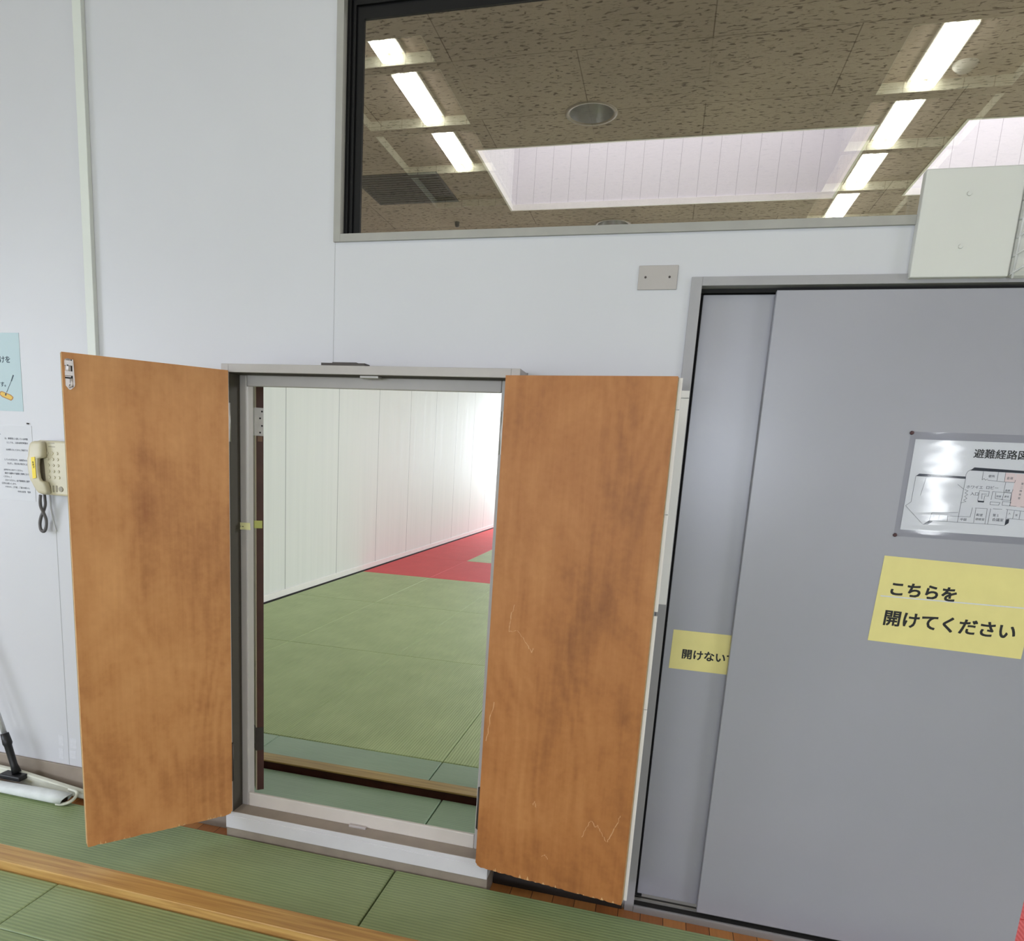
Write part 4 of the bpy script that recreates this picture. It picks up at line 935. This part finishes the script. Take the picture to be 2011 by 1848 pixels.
# smooth centre line, then a coil around it
def catmull(ps, n=10):
    out = []
    for i in range(len(ps) - 1):
        p0, p1, p2, p3 = ps[max(i - 1, 0)], ps[i], ps[i + 1], ps[min(i + 2, len(ps) - 1)]
        for k in range(n):
            t_ = k / n
            out.append(0.5 * ((2 * p1) + (-p0 + p2) * t_ + (2 * p0 - 5 * p1 + 4 * p2 - p3) * t_ ** 2 + (-p0 + 3 * p1 - 3 * p2 + p3) * t_ ** 3))
    return out + [ps[-1]]
cl = catmull(ctr, 14)
tube(b, cl, [0.0060 + 0.0008 * (1 if k % 2 else -1) for k in range(len(cl))], 10)
obj('coiled_cord', b, M['cord'], t)
b = NB(); tube(b, catmull([P(u, v, -0.003) for u, v in ((97, 972), (98, 985), (99.5, 1000), (104, 1020), (108, 1034), (111, 1043.5))], 6), 0.0018, 8); obj('line_cable', b, M['wire'], t)

# old tape marks low on the wall
for k, (u0, v0, u1, v1, lb) in enumerate(((114.5, 1443, 125.5, 1465, 'upper left old clear tape mark low on the wall left of the plywood leaf'), (115, 1468, 125.5, 1491, 'lower left old clear tape mark low on the wall above the skirting'), (137, 1449, 151, 1471, 'upper right old clear tape mark low on the wall against the plywood leaf'), (136, 1473, 150, 1491, 'lower right old clear tape mark low on the wall beside the panel joint'))):
    A, C = P(u0, v0), P(u1, v1)
    tag(bx('tape_mark', (A.x, C.x, -0.0004, -0.0001, C.z, A.z), M['tape'], origin=(A.x, 0, C.z)), lb, 'tape', 'old tape marks on the wall')

# ------------------------------------------------------------------ dust mop in the left corner
t = thing('dust_mop', 'flat white dust mop with a metal handle on the mats in the left corner', 'mop', (-2.56, -0.10, 0.0))
hp = [Vector((-2.5995, -0.075, 0.215)), Vector((-3.0, -0.045, 1.30))]
b = NB(); tube(b, hp, 0.0105, 14); sub(obj('pole', b, M['pole'], t), 'bright metal pole')
b = NB(); tube(b, [Vector((-2.604, -0.075, 0.228)), Vector((-2.590, -0.076, 0.185)), Vector((-2.587, -0.077, 0.175)), Vector((-2.560, -0.080, 0.095)), Vector((-2.545, -0.082, 0.060))], [0.0165, 0.0195, 0.0155, 0.0145, 0.019], 16); obj('socket', b, M['rubber'], t)
b = NB(); box(b, -2.61, -2.50, -0.115, -0.065, 0.036, 0.058); obj('clamp', b, M['rubber'], t, bevel=0.006)
# rear bar: a stiff flat loop of cloth lying against the wall
b = NB()
prism(b, [(-3.05, -0.030, 0.020), (-3.05, -0.030, 0.064), (-2.56, -0.050, 0.062), (-2.215, -0.060, 0.034), (-2.17, -0.066, 0.014), (-2.19, -0.066, 0.004), (-2.5, -0.050, 0.006)], (0, -0.022, -0.002)); obj('rear_band', b, M['mop_bar'], t, bevel=0.004)
# front sleeve: a flattened tube, open at the right end
b = NB(); rings = []
for k in range(15):
    a = k / 14; x = -3.05 + (3.05 - 2.228) * a
    hgt = 0.017 + 0.005 * a + 0.0015 * math.sin(9 * a); dep = 0.030
    yc = -0.155 + 0.004 * math.sin(5 * a) + 0.012 * a; zc = hgt + 0.003
    cs = []
    for m_ in range(20):
        th = 2 * PI * m_ / 20
        cs.append(b.verts.new((x + (0.018 * math.sin(th) if k == 14 else 0) + 0.0, yc + dep * math.copysign(abs(math.cos(th)) ** 0.8, math.cos(th)), zc + hgt * math.copysign(abs(math.sin(th)) ** 0.8, math.sin(th)))))
    rings.append(cs)
for a_, c_ in zip(rings, rings[1:]):
    for m_ in range(20):
        f_ = b.faces.new((a_[m_], a_[(m_ + 1) % 20], c_[(m_ + 1) % 20], c_[m_])); f_.smooth = True
slv = obj('sleeve', b, M['mop_cloth'], t)
md = slv.modifiers.new('thick', 'SOLIDIFY'); md.thickness = 0.003; md.offset = -1
b = NB(); tube(b, catmull([Vector(p_) for p_ in ((-2.262, -0.166, 0.007), (-2.232, -0.164, 0.010), (-2.205, -0.150, 0.020), (-2.200, -0.125, 0.032), (-2.215, -0.105, 0.040), (-2.26, -0.098, 0.042))], 8), 0.0065, 10); obj('end_loop', b, M['mop_bar'], t)
b = NB(); box(b, -3.02, -2.24, -0.166, -0.128, 0.008, 0.030); sub(obj('inner_fill', b, M['rubber'], t), 'black filler inside the sleeve')  # black filler makes the open end of the sleeve dark

# ------------------------------------------------------------------ mats
def mat_mesh(w_, d_, hgt, name):
    bm = NB(); box(bm, 0, w_, 0, d_, -hgt, 0)
    return bm
def mat(name, x0, x1, y0, y1, mt, label, group, z=0.0, hgt=0.045):
    g_ = 0.0008
    bm = NB(); box(bm, x0 + g_, x1 - g_, y0 + g_, y1 - g_, z - hgt, z)
    o = obj(name, bm, mt, origin=(x0, y0, z - hgt), bevel=0.006, segs=3)
    return tag(o, label, 'mat', group)
mn = M['mat_near']
mat('judo_mat', -2.614, -0.7955, -0.473, -0.124, mn, 'narrow green ribbed mat under the left leaf, between the wall and the wooden strip', 'narrow green mats of the near hall')
mat('judo_mat', -0.7915, 1.03, -0.473, -0.124, mn, 'narrow green ribbed mat below the right plywood leaf, right of the dark joint', 'narrow green mats of the near hall')
mat('judo_mat', 1.03, 2.85, -0.473, -0.124, mn, 'narrow green ribbed mat in front of the right end of the steel doors', 'narrow green mats of the near hall')
mat('judo_mat', -4.43, -2.614, -0.473, -0.124, mn, 'narrow green ribbed mat left of the dust mop, mostly outside the picture', 'narrow green mats of the near hall')
mat('judo_mat', -3.648, -1.829, -0.854, -0.604, mn, 'narrow green mat in the lower left corner, left of the short joint', 'narrow green mats before the wooden strip')
mat('judo_mat', -1.829, -0.010, -0.854, -0.604, mn, 'narrow green mat along the bottom edge, right of the short joint', 'narrow green mats before the wooden strip')
mat('judo_mat', -0.010, 1.81, -0.854, -0.604, mn, 'narrow green mat before the wooden strip, right of the picture bottom', 'narrow green mats before the wooden strip')
for k, x in enumerate((-2.74, -0.92, 0.90)):
    mat('judo_mat', x, x + 1.82, -1.764, -0.854, mn, ('green mat in the bottom left corner of the picture, nearest the camera', 'green mat nearest the photographer, just below the picture', 'green mat nearest the photographer at the lower right, below the picture')[k], 'green mats nearest the photographer')
# wooden strips
bm = NB(); box(bm, -4.43, 2.85, -0.599, -0.511, ZF, 0.030)
tag(obj('wooden_strip', bm, M['wood'], origin=(-0.8, -0.555, ZF), bevel=0.003), 'long wooden strip across the mats at the lower left, in front of the hatch', 'wooden strip', 'wooden strips between mats')
bm = NB(); box(bm, -3.63, 1.0, 0.499, 0.579, 0.023, 0.031)
ws = tag(obj('wooden_strip', bm, M['wood_far'], origin=(-0.8, 0.538, ZF), bevel=0.002), 'wooden strip between the mats seen through the hatch', 'wooden strip', 'wooden strips between mats')
bm = NB(); box(bm, -3.63, 1.0, 0.520, 0.577, ZF, 0.023); sub(obj('shade_bearer', bm, M['dark_wood'], ws), 'dark stand-in for the shadow gap under the strip')  # bearer coloured dark to paint in the shadow gap under the strip
mb = M['mat_border']
mat('judo_mat', -2.617, -0.799, 0.13, 0.478, mb, 'grey-green border mat just behind the hatch sill', 'border mats of the next hall')
mat('judo_mat', -0.796, 0.95, 0.13, 0.478, mb, 'short piece of border mat behind the lower right corner of the hatch sill', 'border mats of the next hall')
mat('judo_mat', -3.63, -1.8145, 0.588, 0.868, mb, 'border mat beyond the wooden strip at the left edge of the hatch opening', 'border mats of the next hall')
mat('judo_mat', -1.8145, -0.9145, 0.588, 0.868, mb, 'border mat beyond the wooden strip in the middle of the hatch opening', 'border mats of the next hall')
mat('judo_mat', -0.9125, 0.9, 0.588, 0.868, mb, 'border mat beyond the wooden strip at the right edge of the hatch opening', 'border mats of the next hall')
ys = [0.870, 2.659, 4.474, 6.318, 8.13, 9.95, 11.77, 13.59, 15.4]
xs_ = [-3.632, -2.723, -1.8155, -0.9135, 0.0]
rown = ['first full row behind the hatch', 'second row behind the hatch', 'third row, in front of the red mats', 'front row of red mats', 'second row of the red border', 'third row of the red border', 'far row of the red border', 'last row at the far windows']
coln = ['against the left wall', 'second from the left wall', 'third from the left wall', 'fourth from the left wall']
for r_ in range(8):
    for c_ in range(4):
        if r_ >= 5 and c_ >= 2: continue
        if r_ >= 3 and c_ == 3: continue
        if r_ == 0 and c_ == 0: pass
        red = (r_ == 3) or (r_ > 3 and c_ == 0)
        lab = '%s ribbed mat %s, %s' % ('red' if red else 'green', coln[c_], rown[r_] if red or r_ < 3 else 'inside the red border, %s of it' % ('first row', 'second row', 'third row', 'last row', 'end row')[r_ - 4])
        mat('judo_mat', xs_[c_], xs_[c_ + 1], ys[r_], ys[r_ + 1], M['mat_red'] if red else M['mat_far'], lab, 'red mats of the next hall' if red else 'green mats of the next hall', z=0.001)
mat('judo_mat', 1.02, 2.84, 0.13, 0.352, M['mat_red'], 'red mat right behind the open edge of the steel sliding door', 'red mats by the steel door', z=0.0)
mat('judo_mat', 1.02, 2.84, 0.353, 1.26, M['mat_red'], 'red mat farther behind the open edge of the steel sliding door', 'red mats by the steel door', z=0.0)
